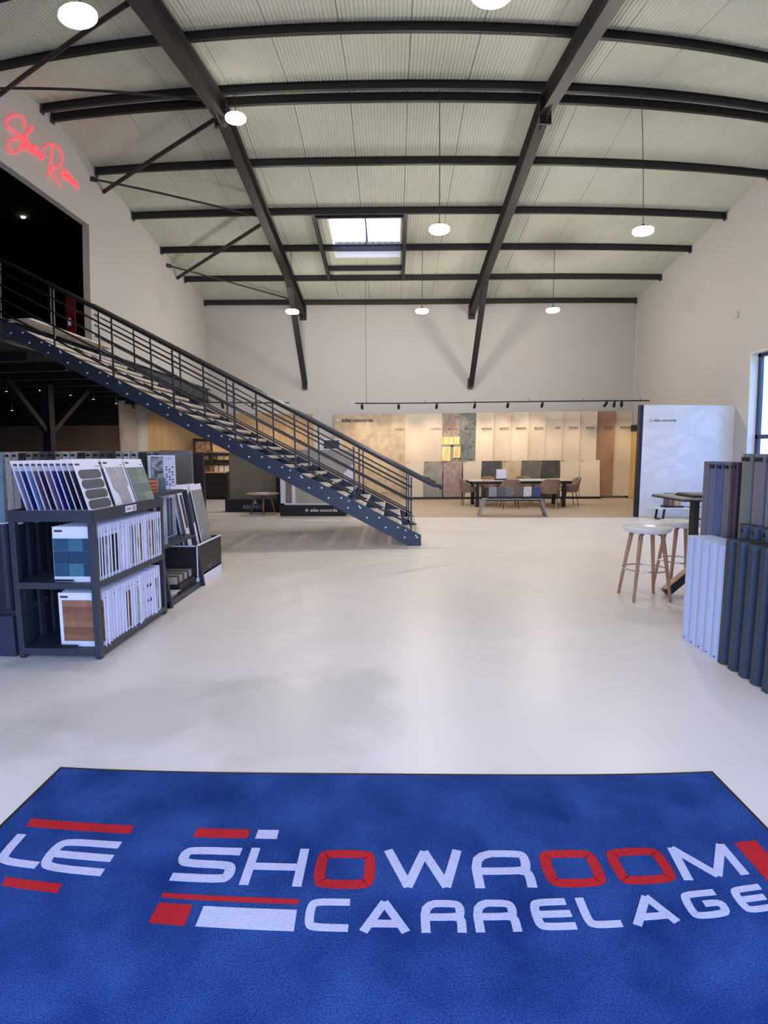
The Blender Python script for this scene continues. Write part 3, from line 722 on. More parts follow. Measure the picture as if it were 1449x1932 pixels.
block('green_tile_sample', cmat((110, 126, 96)), (-2.55, -2.38, 5.50, 5.56, 1.116, 1.25), 'small green glazed sample beside the orange stack', 'tile sample')
block('blue_tile_sample', cmat((74, 110, 136)), (-2.55, -2.38, 5.58, 5.72, 1.116, 1.25), 'small blue glazed sample beside the orange stack', 'tile sample')
block('pale_blue_block', cmat((120, 160, 190)), (-2.36, -2.25, 5.14, 5.40, .601, .665), 'small pale blue block on the middle shelf of the slanted rack', 'tile sample')
fc = [(160, 160, 140), (66, 90, 120), (84, 70, 64), (186, 176, 162), (44, 52, 76), (150, 116, 100), (226, 226, 232), (70, 88, 118), (96, 84, 80), (196, 190, 182)]
for k, c in enumerate(fc):
    board((-2.60, 5.23+k*.08, .601), (-.06, 0, .30), .2, .45-.02*(k % 3), [(.002, .198, .01, .42, c)], 'narrow sample board with %s face, %s from the front on the slanted rack' % (cname(c), ORD[k]), 'boards on the slanted rack', head=False)
bt = thing('sample_tray', 'black tray of small cream sample chips at the foot of the slanted rack', 'tray', (-2.35, 5.75, .06))
box('tray_body', BLACK, (-2.62, -2.22, 5.56, 6.06, .062, .14), bt)
for k in range(14): box('chip', cmat(((206, 196, 176), (150, 130, 110), (96, 76, 64), (186, 186, 184))[k % 4]), (-2.60, -2.26, 5.585+k*.033, 5.6+k*.033, .13, .215), bt)
block('cream_slab_sample', cmat((206, 204, 180)), (-2.5, -2.22, 5.26, 5.5, .062, .09), 'loose cream tile lying at the foot of the slanted rack', 'tile sample')
block('leaflet', WHITE, (-2.36, -2.20, 5.38, 5.55, .091, .094), 'white leaflet lying on the cream tile in the slanted rack', 'leaflet')

# ---- dark box display with leaning boards
bx = thing('sample_bin', 'dark brown box bin on a white plinth holding tall leaning boards', 'display stand', (-2.5, 6.45, 0))
box('plinth', WHITE, (-2.78, -2.2, 6.04, 6.87, 0, .1), bx)
DB = mat('dark_brown_box', (44, 37, 38), .5)
q = MB(); q.box(-2.78, -2.765, 6.04, 6.87, .1, .47); q.box(-2.78, -2.2, 6.04, 6.055, .1, .47); q.box(-2.78, -2.2, 6.855, 6.87, .1, .47); q.box(-2.215, -2.2, 6.04, 6.87, .1, .47); q.box(-2.78, -2.2, 6.04, 6.87, .1, .12)
q.build('bin_body', DB, bx, fix=False)
q = MB(); q.box(-2.215, -2.198, 6.03, 6.88, .462, .476); q.box(-2.78, -2.2, 6.03, 6.05, .462, .476); q.box(-2.205, -2.198, 6.03, 6.05, .1, .47)
q.build('edge_trim', WHITE, bx, fix=False)
box('bin_print', mat('faint_print', (110, 104, 104), .5), (-2.199, -2.1975, 6.36, 6.52, .16, .18), bx)
GR = cmat((156, 154, 150))
LN = -.17
board((-2.235, 6.44, .15), (LN, 0, PI/2), .36, 1.0, [(.015, .345, .02, .93, (158, 156, 152))], 'tall white-edged grey board at the right end of the bin', 'tall boards in the bin', head=False)
q = [(.03+.12*i, .09+.12*i, .05+.35*((i+j) % 2)+.0, .4+.35*((i+j) % 2), (84, 58, 56)) for i in range(3) for j in range(1)]
board((-2.26, 6.1, .15), (LN, 0, PI/2), .33, .98, [(.04, .09, .52, .9, (76, 54, 56)), (.22, .31, .55, .9, (52, 60, 92)), (.12, .17, .12, .5, (84, 58, 56)), (.23, .27, .08, .3, (52, 60, 92))], 'tall white board with staggered dark brown strips in the bin', 'tall boards in the bin', head=False)
for k in range(6):
    board((-2.31-.045*k, 6.08+.0*k, .15), (LN, 0, PI/2), .72, 1.0-.004*k, [(.02, .35, .05, .9, ((190, 186, 178), (90, 106, 150), (170, 160, 150))[k % 3]), (.38, .70, .05, .9, ((90, 90, 96), (200, 200, 200))[k % 2])],
          'tall leaning board in the bin, %s from the aisle' % ORD[k+1], 'tall boards in the bin', head=False)

# ---- poster stand
po = thing('poster_board', 'white upright poster with a dim interior photo and small print, above the bin', 'poster', (-2.6, 6.2, 1.1))
box('sheet', WHITE, (-2.77, -2.47, 6.2, 6.212, 1.0, 1.485), po)
pm = mat('photo_print', (70, 62, 66), .5, rgb2=(190, 188, 180), scale=14, detail=6, lo=.4, hi=.6)
box('photo', pm, (-2.745, -2.60, 6.197, 6.2, 1.09, 1.47), po)
q = MB()
for j in range(9):
    for i in range(3):
        if (i+j) % 3: q.box(-2.575+i*.034, -2.558+i*.034, 6.198, 6.2, 1.12+j*.028, 1.135+j*.028)
q.box(-2.585, -2.50, 6.198, 6.2, 1.448, 1.452); q.box(-2.57, -2.51, 6.198, 6.2, 1.43, 1.432)
q.build('small_print', INK, po, fix=False)
box('prop', BLACK, (-2.63, -2.61, 6.213, 6.23, .95, 1.4), po)

# ---- slab cabinet behind
cb = thing('slab_cabinet', 'long dark cabinet behind the racks, ending in a tall grey panel', 'display stand', (-3.9, 7.2, 0))
box('cabinet_body', BLACK, (-6.0, -2.98, 7.02, 7.55, 0, .3), cb)
box('end_panel', mat('grey_slab', (118, 112, 106), .6, rgb2=(104, 99, 94), scale=3, bump=.1), (-2.99, -2.575, 7.0, 7.05, 0, 1.545), cb)
box('back_board', DB, (-6.0, -2.6, 7.5, 7.55, .3, 1.50), cb)
tc = [(110, 104, 104), (190, 186, 186), (70, 64, 64), (150, 144, 140), (206, 204, 206), (90, 84, 88), (60, 56, 60), (170, 164, 160)]
for k in range(28):
    c = tc[(k*3) % 8]; x = -3.03-.1*k
    r_ = local('slab_board', 'upright %s slab standing in the long cabinet, %s from its grey end panel' % (cname(c), ORD[k] if k < 28 else 'later'), 'tile slab', (x, 7.06, .3), group='slabs in the long cabinet')
    MB().box(-.04, .045, 0, .4, 0, 1.235-(.0 if k % 2 else .012)).build('slab', cmat(c, .5), r_)
    MB().box(-.03, .02, -.004, 0, 1.17, 1.2).build('clip', BLACK, r_)

# ================================================================== RIGHT-HAND PANEL DISPLAY
WP = mat('white_enamel', (196, 206, 236), .35)
for k, y in enumerate((4.33, 4.222, 4.114, 4.006, 3.9)):
    r_ = holder(2.345, y, 0, .845, WP, 'white fluted upright display panel, %s from the stools' % ORD[k], 'white upright panels by the entrance', ang=PI, w=.107, d=.22, name='fluted_panel')
    MB().tube([(.0, .02, .025), (.004, .02, .025)], .006, 8).build('pin_hole', INK, r_)
DP = mat('petrol_enamel', (44, 58, 76), .4)
def facet(x, y, z0, z1, m, label, group, w=.125, d=.16):
    r = local('dark_display_panel', label, 'display panel', (x, y, z0), (0, 0, PI), group)
    P = [(-d, -w/2), (-.05, -w/2), (-.012, -w*.44), (0, -w*.36), (0, w*.04), (-.05, w*.22), (-.055, w/2), (-d, w/2)]
    MB().prism(P, lambda u, v, t: (u, v, t), 0, z1-z0).build('panel', m, r, bevel=.002)
    MB().prism([(u-.004, v*.9) for u, v in P], lambda u, v, t: (u, v, t), z1-z0, z1-z0+.004).build('top_edge', BLACK, r)
    return r
for k in range(8):
    facet(2.345, 3.79-.127*k, 0, .9, DP, 'dark petrol upright display panel of the front row, %s from the white ones' % ORD[k], 'dark upright panels, front row', )
for k in range(6):
    r_ = facet(2.53, 3.94-.125*k, 0, .985, mat('grey_petrol', (62, 76, 90), .4), 'dark upright display panel of the raised second row, %s from the white ones' % ORD[k], 'dark upright panels, second row', d=.06)
    MB().box(-.002, .002, -.03, .0, .93, .955).build('clip', BLACK, r_)
tp = [((116, 110, 122), 'lavender grey'), ((104, 112, 134), 'blue grey'), ((92, 100, 138), 'violet blue'), ((114, 112, 114), 'mid grey'), ((68, 50, 54), 'plum brown')]
for k, (c, nm) in enumerate(tp):
    holder(2.61, 4.63-.098*k, 0, 1.43, mat('enamel_%d' % k, c, .4), '%s tall display panel with dark clip in the back row' % nm, 'tall panels behind', ang=PI, w=.096, d=.4, clip=(k > 0), name='tall_display_panel')
for k, (c, nm) in enumerate([((118, 122, 116), 'grey-green'), ((124, 118, 124), 'mauve grey'), ((112, 124, 130), 'blue-green grey'), ((100, 96, 98), 'dark grey')]):
    holder(2.61, 4.095-.15*k, 0, 1.495, mat('enamelt_%d' % k, c, .4), '%s tallest display panel at the right edge of the photo' % nm, 'tall panels behind', ang=PI, w=.145, d=.4, clip=True, name='tall_display_panel')

# ================================================================== BAR TABLE AND STOOLS
WOOD = mat('oak_leg', (190, 152, 122), .5, rgb2=(172, 132, 104), scale=10, stretch=(1, 1, .15))
bt = thing('bar_table', 'tall table with thin dark top and black slanted legs behind the panel display', 'table', (3.5, 5.75, 0))
box('tabletop', mat('grey_top', (150, 146, 146), .4), (2.87, 4.4, 5.43, 6.1, 1.035, 1.05), bt)
box('top_edge', BLACK, (2.865, 4.41, 5.425, 6.105, 1.02, 1.035), bt)
q = MB(); q.beam((2.88, 5.72, .03), (3.55, 5.72, .62), .1, .07); q.beam((3.55, 5.72, .62), (3.95, 5.72, 1.02), .1, .07)
q.build('leg', BLACK, bt, fix=False)
q = MB(); q.beam((2.86, 5.715, .075), (3.5, 5.715, .64), .08, .012); q.build('leg_facing', WOOD, bt, fix=False)
box('leg', BLACK, (3.12, 3.17, 5.68, 5.78, .3, 1.02), bt); box('leg', BLACK, (4.1, 4.2, 5.68, 5.78, 0, 1.02), bt)
sb = thing('sample_book', 'grey sample books lying on the tall table', 'book', (3.25, 5.8, 1.05))
for j in range(2): box('cover', (BLACK, cmat((130, 126, 124)))[j], (3.02+.02*j, 3.5, 5.55, 5.9, 1.051+.016*j, 1.066+.016*j), sb)
def stool(cx, cy, label):
    r = thing('bar_stool', label, 'stool', (cx, cy, 0), group='white bar stools')
    MB().lathe([(0, .715), (.08, .714), (.16, .722), (.205, .738), (.228, .748), (.236, .744), (.235, .73), (.215, .70), (.16, .683), (0, .68)], (cx, cy, 0), 40).build('seat', WHITEG, r, smooth=True)
    for sx in (-1, 1):
        for sy in (-1, 1):
            MB().tube([(cx+sx*.108, cy+sy*.108, .675), (cx+sx*.142, cy+sy*.142, .4), (cx+sx*.185, cy+sy*.185, 0)], .0225, 12, .015).build('leg', WOOD, r, smooth=True)
            q = MB().beam((cx+sx*.06, cy+sy*.06, .682), (cx+sx*.112, cy+sy*.112, .665), .03, .012); q.build('bracket', BLACK, r)
    MB().ring((cx, cy, .31), .215, .008, 40).build('foot_ring', CHROME, r, smooth=True)
stool(2.62, 5.64, 'white bar stool with wooden legs, the nearer and fully visible one')
stool(3.205, 6.09, 'white bar stool with wooden legs, partly hidden behind the white panels')

# low bench and sample box by the marble panel
lb = thing('low_bench', 'low white-topped bench with black frame legs at the marble partition', 'bench', (6.4, 12.4, 0))
box('top', WHITEG, (5.86, 7.2, 12.2, 12.62, .26, .285), lb)
for x in (6.05, 6.95):
    q = MB(); q.beam((x-.03, 12.24, 0), (x+.0, 12.24, .26), .03, .04, up=(1, 0, 0)); q.beam((x-.03, 12.58, 0), (x+.0, 12.58, .26), .03, .04, up=(1, 0, 0)); q.beam((x-.03, 12.22, .015), (x-.03, 12.6, .015), .04, .03)
    q.build('leg_frame', BLACK, lb, fix=False)
sbx = thing('sample_box', 'dark tray of upright wood and grey samples on the low bench', 'tray', (6.3, 12.4, .285))
box('tray_body', BLACK, (6.08, 6.5, 12.28, 12.5, .286, .32), sbx)
for k in range(6): box('sample', cmat(((96, 80, 76), (150, 130, 120), (110, 90, 84), (206, 176, 138), (214, 186, 150), (208, 180, 146))[k]), (6.13+k*.055, 6.175+k*.055, 12.3, 12.48, .3, .6), sbx)
block('sample_sheet', cmat((100, 100, 102)), (6.6, 6.95, 12.26, 12.5, .286, .292), 'flat grey sample sheet lying on the low bench', 'tile sample')

# marble partition on the right
wpn = thing('marble_partition', 'tall white marble slab partition with dark edge, in front of the right wall', 'partition', (6.8, 12.9, 0))
box('slab', mat('white_marble', (226, 229, 232), .25, rgb2=(215, 219, 223), scale=1.4, kind='vein', detail=8, lo=.40, stretch=(1, 1, 1.6)), (5.76, XR-.002, 12.85, 12.87, .0, 2.59), wpn)
box('edge_post', mat('dark_post', (30, 32, 44), .4), (5.68, 5.76, 12.85, 12.97, 0, 2.59), wpn)
box('backing', BLACK, (5.76, XR-.002, 12.871, 12.96, 0, 2.57), wpn)
def logo(parent, x, y, z, h, ink, body='atlas concorde', red=(176, 60, 66), mark=True, w=None):
    if mark:
        q = MB(); r = h*.62
        q.prism([(x+r*1.1*math.cos(k*PI/2), z+h*.42+r*1.1*math.sin(k*PI/2)) for k in range(4)], lambda u, v, t: (u, t, v), y, y-.003)
        q.build('logo_mark', mat('logo_red', red, .5), parent)
        q = MB().prism([(x+r*.6*math.cos(k*PI/6), z+h*.42+r*.6*math.sin(k*PI/6)) for k in range(12)], lambda u, v, t: (u, t, v), y-.003, y-.005)
        q.build('logo_centre', mat('logo_pale', (225, 200, 195), .5), parent)
    text('lettering', body, h*1.42, (x+h*1.1, y-.002, z), FRONT, ink, parent, .001, h*.035, sx=1.04)
logo(wpn, 5.93, 12.848, 2.215, .06, mat('thin_ink', (110, 112, 118), .5), red=(150, 152, 156))

# ================================================================== BACK WALL DISPLAYS
warm = dict(rough=.45)
def slabm(n, a, b_, **k):
    return mat(n, a, .4, rgb2=b_, **k)
CR = slabm('cream_slab', (206, 192, 172), (196, 180, 158), scale=1.5, lo=.3, hi=.7)
CR2 = slabm('beige_slab', (200, 184, 162), (188, 172, 150), scale=3, lo=.3, hi=.7)
TAN = slabm('speckled_tan_slab', (186, 168, 140), (160, 138, 106), scale=4, detail=9, lo=.4, hi=.75)
BRM = mat('brown_marble', (140, 118, 104), .3, rgb2=(164, 143, 128), scale=5, kind='vein', detail=9, lo=.42, stretch=(1, 1, .7))
GNM = mat('green_marble', (82, 86, 80), .3, rgb2=(114, 119, 108), scale=5, kind='vein', detail=9, lo=.38)
TER = slabm('terracotta_slab', (150, 116, 92), (136, 102, 80), scale=2)
GRY = slabm('grey_stone', (120, 116, 106), (150, 144, 130), scale=3, detail=8)
ANT = slabm('anthracite_stone', (58, 56, 56), (76, 74, 72), scale=4, detail=8)
defs = [(-1.962, .443, TAN, 'large speckled tan slab with red-marked lettering', 'NYRA', 0), (.443, 1.679, CR, 'wide cream slab beside the tan one', 'NYRA', 0),
        (1.679, 2.255, BRM, 'veined brown marble slab', 'MARVEL', 0), (2.255, 2.805, GNM, 'dark green marble slab', 'MARVEL', 0),
        (2.805, 3.352, CR, 'cream slab next to the green marble', 'MARVEL', 1), (3.352, 3.912, CR2, 'second cream slab right of the green marble', 'BOOST', 1), (3.912, 4.484, CR, 'third cream slab right of the green marble', 'MARVEL', 1),
        (4.484, 5.036, CR2, 'fourth cream slab right of the green marble', 'BOOST', 1), (5.036, 5.592, CR, 'fifth cream slab right of the green marble', 'VEST', 1), (5.592, 6.156, CR, 'sixth cream slab right of the green marble', 'BOOST', 1),
        (6.156, 6.709, CR, 'seventh cream slab, just left of the terracotta one', 'BOOST', 1), (6.709, 7.286, TER, 'terracotta brown slab', 'BOOST', 1), (7.286, 7.85, CR2, 'greyish beige slab nearest the back corner', 'MARVEL', 1)]
for i, (x0, x1, m, nm, wd, fan) in enumerate(defs):
    r_ = thing('tall_wall_slab', nm+', standing tall against the back wall', 'tile slab', ((x0+x1)/2, 18.4, 0), group='tall slabs on the back wall')
    z0 = .08 if x0 > .4 else .2
    if fan: fn = lambda u, v, t: (u, 18.42-.0+t-(u-x0)*.16, v)
    else: fn = lambda u, v, t: (u, 18.42+t, v)
    MB().prism([(x0, z0), (x1+(.0 if not fan else .02), z0), (x1+(.0 if not fan else .02), 2.86), (x0, 2.86)], fn, 0, .014).build('slab', m, r_)
    yy = fn(x1, 0, 0)[1]-.003
    hh = .075 if wd != 'NYRA' else .1
    text('lettering', wd, hh, (x1-.03, yy, 2.31), FRONT, INK, r_, .0005, .001, align='RIGHT', sx=1.25)
    if wd in ('BOOST', 'MARVEL') and fan:
        q = MB().box(x1-.32, x1-.03, yy-.0005, yy+.0005, 2.275, 2.282); q.build('underline', INK, r_)
    if i == 0:
        logo(r_, -1.84, 18.41, 2.60, .12, INK)
        box('stand', BLACK, (x0, x1, 18.44, 18.5, .0, .2), r_)
        MB().box(-1.96, .44, 18.41, 18.44, .0, .19).build('skirt', TAN, r_)
# decorative gold panel over the brown marble
gp = thing('gold_panel', 'yellow striped panel with grey bars covering the lower half of the brown marble', 'panel', (2.0, 18.38, 1.28))
YL = mat('gold_streaks', (204, 158, 72), .5, rgb2=(240, 224, 176), scale=16, stretch=(2.2, 1, .12), lo=.4, hi=.6)
box('gold_sheet', YL, (1.66, 2.27, 18.375, 18.39, 1.83, 2.09), gp); box('gold_sheet', YL, (1.68, 1.97, 18.375, 18.39, 1.28, 1.76), gp); box('gold_sheet', YL, (2.07, 2.30, 18.375, 18.39, 1.38, 1.83), gp)
q = MB(); q.box(1.68, 2.30, 18.372, 18.392, 1.76, 1.84); q.box(1.97, 2.07, 18.372, 18.392, 1.28, 1.80); q.build('grey_bar', GRY, gp, fix=False)
# low slabs
lowx = [.458, 1.068, 1.714, 2.364, 2.976, 3.653, 4.274, 4.909, 5.524, 6.154, 6.799]
lowm = [(CR, 'plain cream'), (GRY, 'grey stone-look'), (BRM, 'veined brown'), (CR, 'cream, behind the left chair'), (ANT, 'near-black'), (TAN, 'beige speckled'), (mat('grey_brown_stone', (88, 82, 76), .4, rgb2=(104, 98, 92), scale=3), 'dark grey-brown'), (ANT, 'charcoal, right of the grey-brown one'), (CR, 'cream, right of the charcoal one'), (CR, 'cream, at the right end of the low row')]
ls = thing('slab_rail', 'long low black rail carrying the short slabs along the back wall', 'display stand', (3.6, 18.15, 0))
box('rail_base', BLACK, (.44, 6.84, 18.05, 18.3, .0, .075), ls)
for i in range(10):
    m, nm = lowm[i]; x0, x1 = lowx[i]+.008, lowx[i+1]-(.008 if i != 2 and i != 1 else .03)
    r_ = thing('low_wall_slab', '%s short slab in the low row before the back wall' % nm, 'tile slab', ((x0+x1)/2, 18.12, .075), group='short slabs in the low row')
    MB().prism([(x0, .078), (x1+(.03 if i == 9 else 0), .078), (x1, 1.27), (x0, 1.27)], lambda u, v, t: (u, 18.09+t+.05*(v-.08), v), 0, .014).build('slab', m, r_)
    MB().box(x0+.02, x0+.12, 18.142, 18.149, 1.235, 1.25).build('tag', INK, r_)
# left of the stairs: wood wall panel, sample shelf, drawers
WB = mat('light_wood_panel', (178, 150, 112), .55, rgb2=(160, 132, 96), scale=3, stretch=(3, 1, .12), lo=.3, hi=.7)
wb = thing('wood_wall_panel', 'wide light wood panelling on the back wall behind the staircase', 'wall panel', (-5.5, 18.5, 0))
for k in range(5):
    a = -8.214+k*(5.522/5); box('board', WB, (a+.003, a+5.522/5-.003, 18.49, 18.52, 0, 2.86), wb)
sh = thing('sample_wall_shelf', 'dark wall shelves with small tile samples on the wood panelling', 'shelf', (-6.0, 18.3, 1.1))
for z in (2.02, 1.56, 1.30): box('shelf_board', BLACK, (-6.62, -5.42, 18.2, 18.48, z-.1, z-.045 if z < 1.4 else z-.02), sh)
for x in (-6.62, -6.02, -5.45): box('divider', mat('dark_wood', (70, 46, 34), .5), (x, x+.03, 18.21, 18.46, 1.2, 2.02), sh)
cols = [(214, 196, 170), (180, 160, 110), (226, 222, 212), (140, 104, 80), (206, 176, 120), (236, 232, 220), (110, 80, 60), (196, 170, 130)]
for i in range(5):
    for j in range(2):
        x = -6.57+i*.225+(.05 if i > 1 else 0); z = 1.305+j*.15
        block('tile_sample', cmat(cols[(i*3+j) % 8]), (x, x+.2, 18.24, 18.26, z, z+.14), 'small square sample on the wall shelf, %s column, %s row' % (ORD[i], ('lower', 'upper')[j]), 'tile sample', 'samples on the wall shelves', bevel=0)
pic = block('picture_card', mat('picture_warm', (190, 150, 120), .5, rgb2=(110, 70, 54), scale=9), (-6.56, -6.06, 18.22, 18.25, 1.57, 1.93), 'interior picture card at the upper left of the wall shelf', 'picture', bevel=0)
pic = block('picture_card', mat('picture_pale', (214, 180, 140), .5, rgb2=(180, 140, 96), scale=5), (-6.0, -5.5, 18.22, 18.25, 1.57, 1.93), 'pale picture card at the upper right of the wall shelf', 'picture', bevel=0)
dc = thing('drawer_cabinet', 'black low cabinet with wide drawers under the sample shelves', 'cabinet', (-6.0, 18.1, 0))
box('carcass', BLACK, (-6.62, -5.42, 17.9, 18.44, .1, .88), dc)
box('worktop', mat('oak_top', (190, 160, 120), .5), (-6.64, -5.40, 17.88, 18.45, .88, .91), dc)
for k in range(4): box('drawer', mat('drawer_black', (24, 23, 24), .4), (-6.58, -5.5, 17.885, 17.9, .13+k*.185, .3+k*.185), dc)
box('end_cheek', mat('dark_red_wood', (52, 28, 24), .5), (-5.45, -5.40, 17.87, 18.45, .0, .92), dc)
for k in range(6):
    block('tile_sample', cmat(cols[(k*5+1) % 8]), (-6.5+k*.17, -6.36+k*.17, 18.3, 18.32, .911, 1.12), 'sample standing on the drawer cabinet, %s from the left' % ORD[k], 'tile sample', 'samples on the drawer cabinet', bevel=0)
# two big display stands behind the stair
ks = thing('slab_display_stand', 'black plinth with a tall grey slab behind the wooden side table', 'display stand', (-3.6, 14.2, 0))
box('plinth', mat('night_plinth', (28, 30, 40), .4), (-4.355, -2.92, 14.05, 14.6, 0, .32), ks)
box('slab', mat('warm_grey_slab', (132, 124, 112), .55, rgb2=(120, 112, 102), scale=2.5, bump=.1), (-4.26, -3.03, 14.2, 14.23, .32, 1.53), ks)
box('side_post', BLACK, (-3.0, -2.86, 13.9, 14.2, 0, .98), ks)
text('lettering', 'KRONOS', .13, (-3.90, 14.048, .09), FRONT, mat('blue_grey_print', (150, 160, 190), .5), ks, .001, .003)
text('lettering', 'K', .12, (-3.62, 14.048, .215), FRONT, mat('pink_print', (226, 206, 206), .5), ks, .001, .006)
box('small_print', mat('dim_print', (90, 96, 120), .5), (-3.78, -3.44, 14.046, 14.05, .055, .068), ks)
ad = thing('framed_slab_stand', 'black plinth stand with white-framed grey slab under the staircase', 'display stand', (-1.95, 13.3, 0))
box('plinth', BLACK, (-2.745, -1.145, 13.07, 13.75, 0, .275), ad)
q = MB(); q.box(-2.73, -2.64, 13.1, 13.7, .275, 1.25); q.box(-2.73, -1.0, 13.1, 13.25, .275, .31); q.box(-2.46, -2.38, 13.12, 13.24, .3, 1.5)
q.build('white_frame', WHITE, ad, fix=False)
box('inner_slab', mat('putty_slab', (176, 174, 164), .5, rgb2=(166, 164, 154), scale=3), (-2.36, -1.2, 13.15, 13.18, .31, 1.4), ad)
box('rear_slab', mat('pale_grey_slab', (170, 170, 166), .5, rgb2=(158, 158, 156), scale=2), (-2.72, -.98, 13.7, 13.74, .275, 1.62), ad)
box('side_strip', mat('brown_strip', (150, 134, 122), .5), (-2.62, -2.5, 13.3, 13.33, .3, 1.2), ad)
logo(ad, -2.10, 13.068, .115, .075, mat('pale_ink', (226, 222, 222), .5), red=(150, 50, 60))
dq = thing('name_plaque', 'dark rectangular plaque on a white holder above the framed slab', 'plaque', (-1.5, 13.74, 1.62))
box('plate', mat('plaque_grey', (62, 60, 62), .5), (-1.74, -1.35, 13.76, 13.77, 1.66, 1.86), dq)
box('holder', WHITE, (-1.85, -1.3, 13.775, 13.79, 1.62, 1.9), dq)
wf_ = thing('white_folder', 'white folded card leaning at the right end of the framed stand', 'leaflet', (-1.05, 13.6, .9))
MB().prism([(-1.32, .98), (-.98, 1.28), (-.96, .90), (-1.3, .75)], lambda u, v, t: (u, t, v), 13.55, 13.56).build('card', WHITE, wf_)
MB().box(-1.15, -1.13, 13.56, 13.6, .3, 1.0).build('stay', WHITE, wf_)
# side table
sd = thing('side_table', 'low round wooden side table on three splayed legs before the grey slab', 'table', (-3.25, 13.5, 0))
WT = mat('walnut', (150, 116, 84), .45, rgb2=(132, 98, 70), scale=6, stretch=(1, 4, 1))
MB().lathe([(0, .50), (.34, .50), (.395, .512), (.40, .525), (.39, .535), (0, .535)], (-3.25, 13.5, 0), 32).build('tabletop', mat('worn_oak', (176, 160, 146), .45, rgb2=(160, 142, 126), scale=6), sd, smooth=False)
for a, in ((-PI*.42,), (PI*.93,), (PI*.25,)):
    MB().tube([(-3.25+.2*math.cos(a), 13.5+.2*math.sin(a), .5), (-3.25+.34*math.cos(a), 13.5+.34*math.sin(a), 0)], .026, 10, .016).build('leg', WT, sd, smooth=True)
block('magazine', WHITE, (-3.38, -3.12, 13.4, 13.6, .536, .545), 'thin magazine lying on the wooden side table', 'magazine')

# ================================================================== DINING TABLE, CHAIRS, BENCH
dt = thing('dining_table', 'long table with pale top and black square legs before the back wall', 'table', (3.6, 15.9, 0))
box('tabletop', mat('pale_top', (206, 192, 172), .4), (2.2, 4.98, 15.2, 16.35, .735, .75), dt)
q = MB(); q.box(2.21, 4.97, 15.21, 15.24, .66, .735); q.box(2.21, 4.97, 16.31, 16.34, .66, .735); q.box(2.21, 2.24, 15.21, 16.34, .66, .735); q.box(4.94, 4.97, 15.21, 16.34, .66, .735)
q.build('apron', BLACK, dt, fix=False)
for x in (2.37, 4.74):
    for y in (15.26, 16.2): box('leg', BLACK, (x, x+.09, y, y+.09, 0, .735), dt)
TAUPE = mat('taupe_velvet', (150, 126, 108), .85, rgb2=(136, 112, 94), scale=7)
def chair_proto():
    r = local('dining_chair', 'x', 'chair', (0, 0, 0), group='taupe armchairs round the long table')
    # front of the chair is +y
    n, mm = 21, 7; vs = []; fs = []
    for i in range(n):
        A = -PI*.78+PI*1.56*i/(n-1); k = abs(A)/(PI*.78)
        top = .82-.20*min(1, max(0, (k-.28)/.35)) - .08*max(0, (k-.75)/.25)
        for j in range(mm):
            s_ = j/(mm-1); z = .43+(top-.43)*s_; rr = .215+.06*s_
            vs.append((rr*1.02*math.sin(A), -rr*math.cos(A)*.98-.02*s_, z))
    for i in range(n-1):
        for j in range(mm-1): fs.append((i*mm+j, (i+1)*mm+j, (i+1)*mm+j+1, i*mm+j+1))
    q = MB().add(vs, fs).build('backrest', TAUPE, r, smooth=True)
    s2 = q.modifiers.new('t', 'SOLIDIFY'); s2.thickness = .045; s2.offset = 0
    sb_ = q.modifiers.new('s', 'SUBSURF'); sb_.levels = 1; sb_.render_levels = 1
    q = MB().lathe([(0, .40), (.2, .40), (.235, .42), (.24, .45), (.22, .475), (0, .485)], (0, 0, 0), 24).build('seat', TAUPE, r, smooth=True)
    q = MB()
    for a in (-.06, .06):
        q.box(a-.004, a+.004, -.222, -.21, .5, .78)
    q.build('seam', mat('seam_brown', (96, 76, 64), .9), r)
    for sx in (-1, 1):
        for sy in (-1, 1): MB().tube([(sx*.14, sy*.13, .41), (sx*.215, sy*.2, 0)], .013, 8, .009).build('leg', BLACK, r, smooth=True)
    return r
cp = chair_proto(); first = True
for x, y, a, lb_ in ((3.24, 15.0, 0, 'taupe armchair with its back to the room, left of the two before the long table'),
                     (4.30, 15.0, 0, 'taupe armchair with its back to the room, right of the two before the long table'),
                     (2.24, 15.75, -PI/2, 'taupe armchair at the left end of the long table'),
                     (5.08, 15.75, PI/2, 'taupe armchair at the right end of the long table'),
                     (2.95, 16.5, PI, 'taupe armchair behind the long table, on its left side'),
                     (4.0, 16.5, PI, 'taupe armchair behind the long table, in the middle')):
    c = cp if first else copy_tree(cp)
    first = False
    c.location = (x, y, 0); c.rotation_euler = (0, 0, a); c['label'] = lb_
pb = thing('sample_stand', 'white sample block on a small dark stand on the long table', 'tile sample', (3.1, 15.7, .75))
box('stand', BLACK, (2.95, 3.3, 15.6, 15.8, .751, .79), pb); box('sample', WHITE, (3.0, 3.27, 15.65, 15.72, .79, 1.06), pb)
for k, (x, y, w_, d_, lb_) in enumerate(((2.62, 15.55, .22, .18, 'beige sample lying at the left end of the long table'), (3.5, 15.6, .42, .24, 'white papers left of centre on the long table'), (3.95, 15.7, .34, .22, 'white papers in the middle of the long table'), (4.5, 15.8, .36, .22, 'cream brochure at the right end of the long table'))):
    block('paper_stack', cmat((196, 160, 130)) if k == 0 else WHITE, (x, x+w_, y, y+d_, .751, .77), lb_, 'papers')
be = thing('display_bench', 'grey bench with slanted slab legs in front of the long table', 'bench', (2.9, 12.95, 0))
BG = mat('bench_grey', (150, 144, 140), .5, rgb2=(136, 130, 126), scale=6)
box('top', BG, (2.2, 3.55, 12.9, 13.25, .40, .43), be)
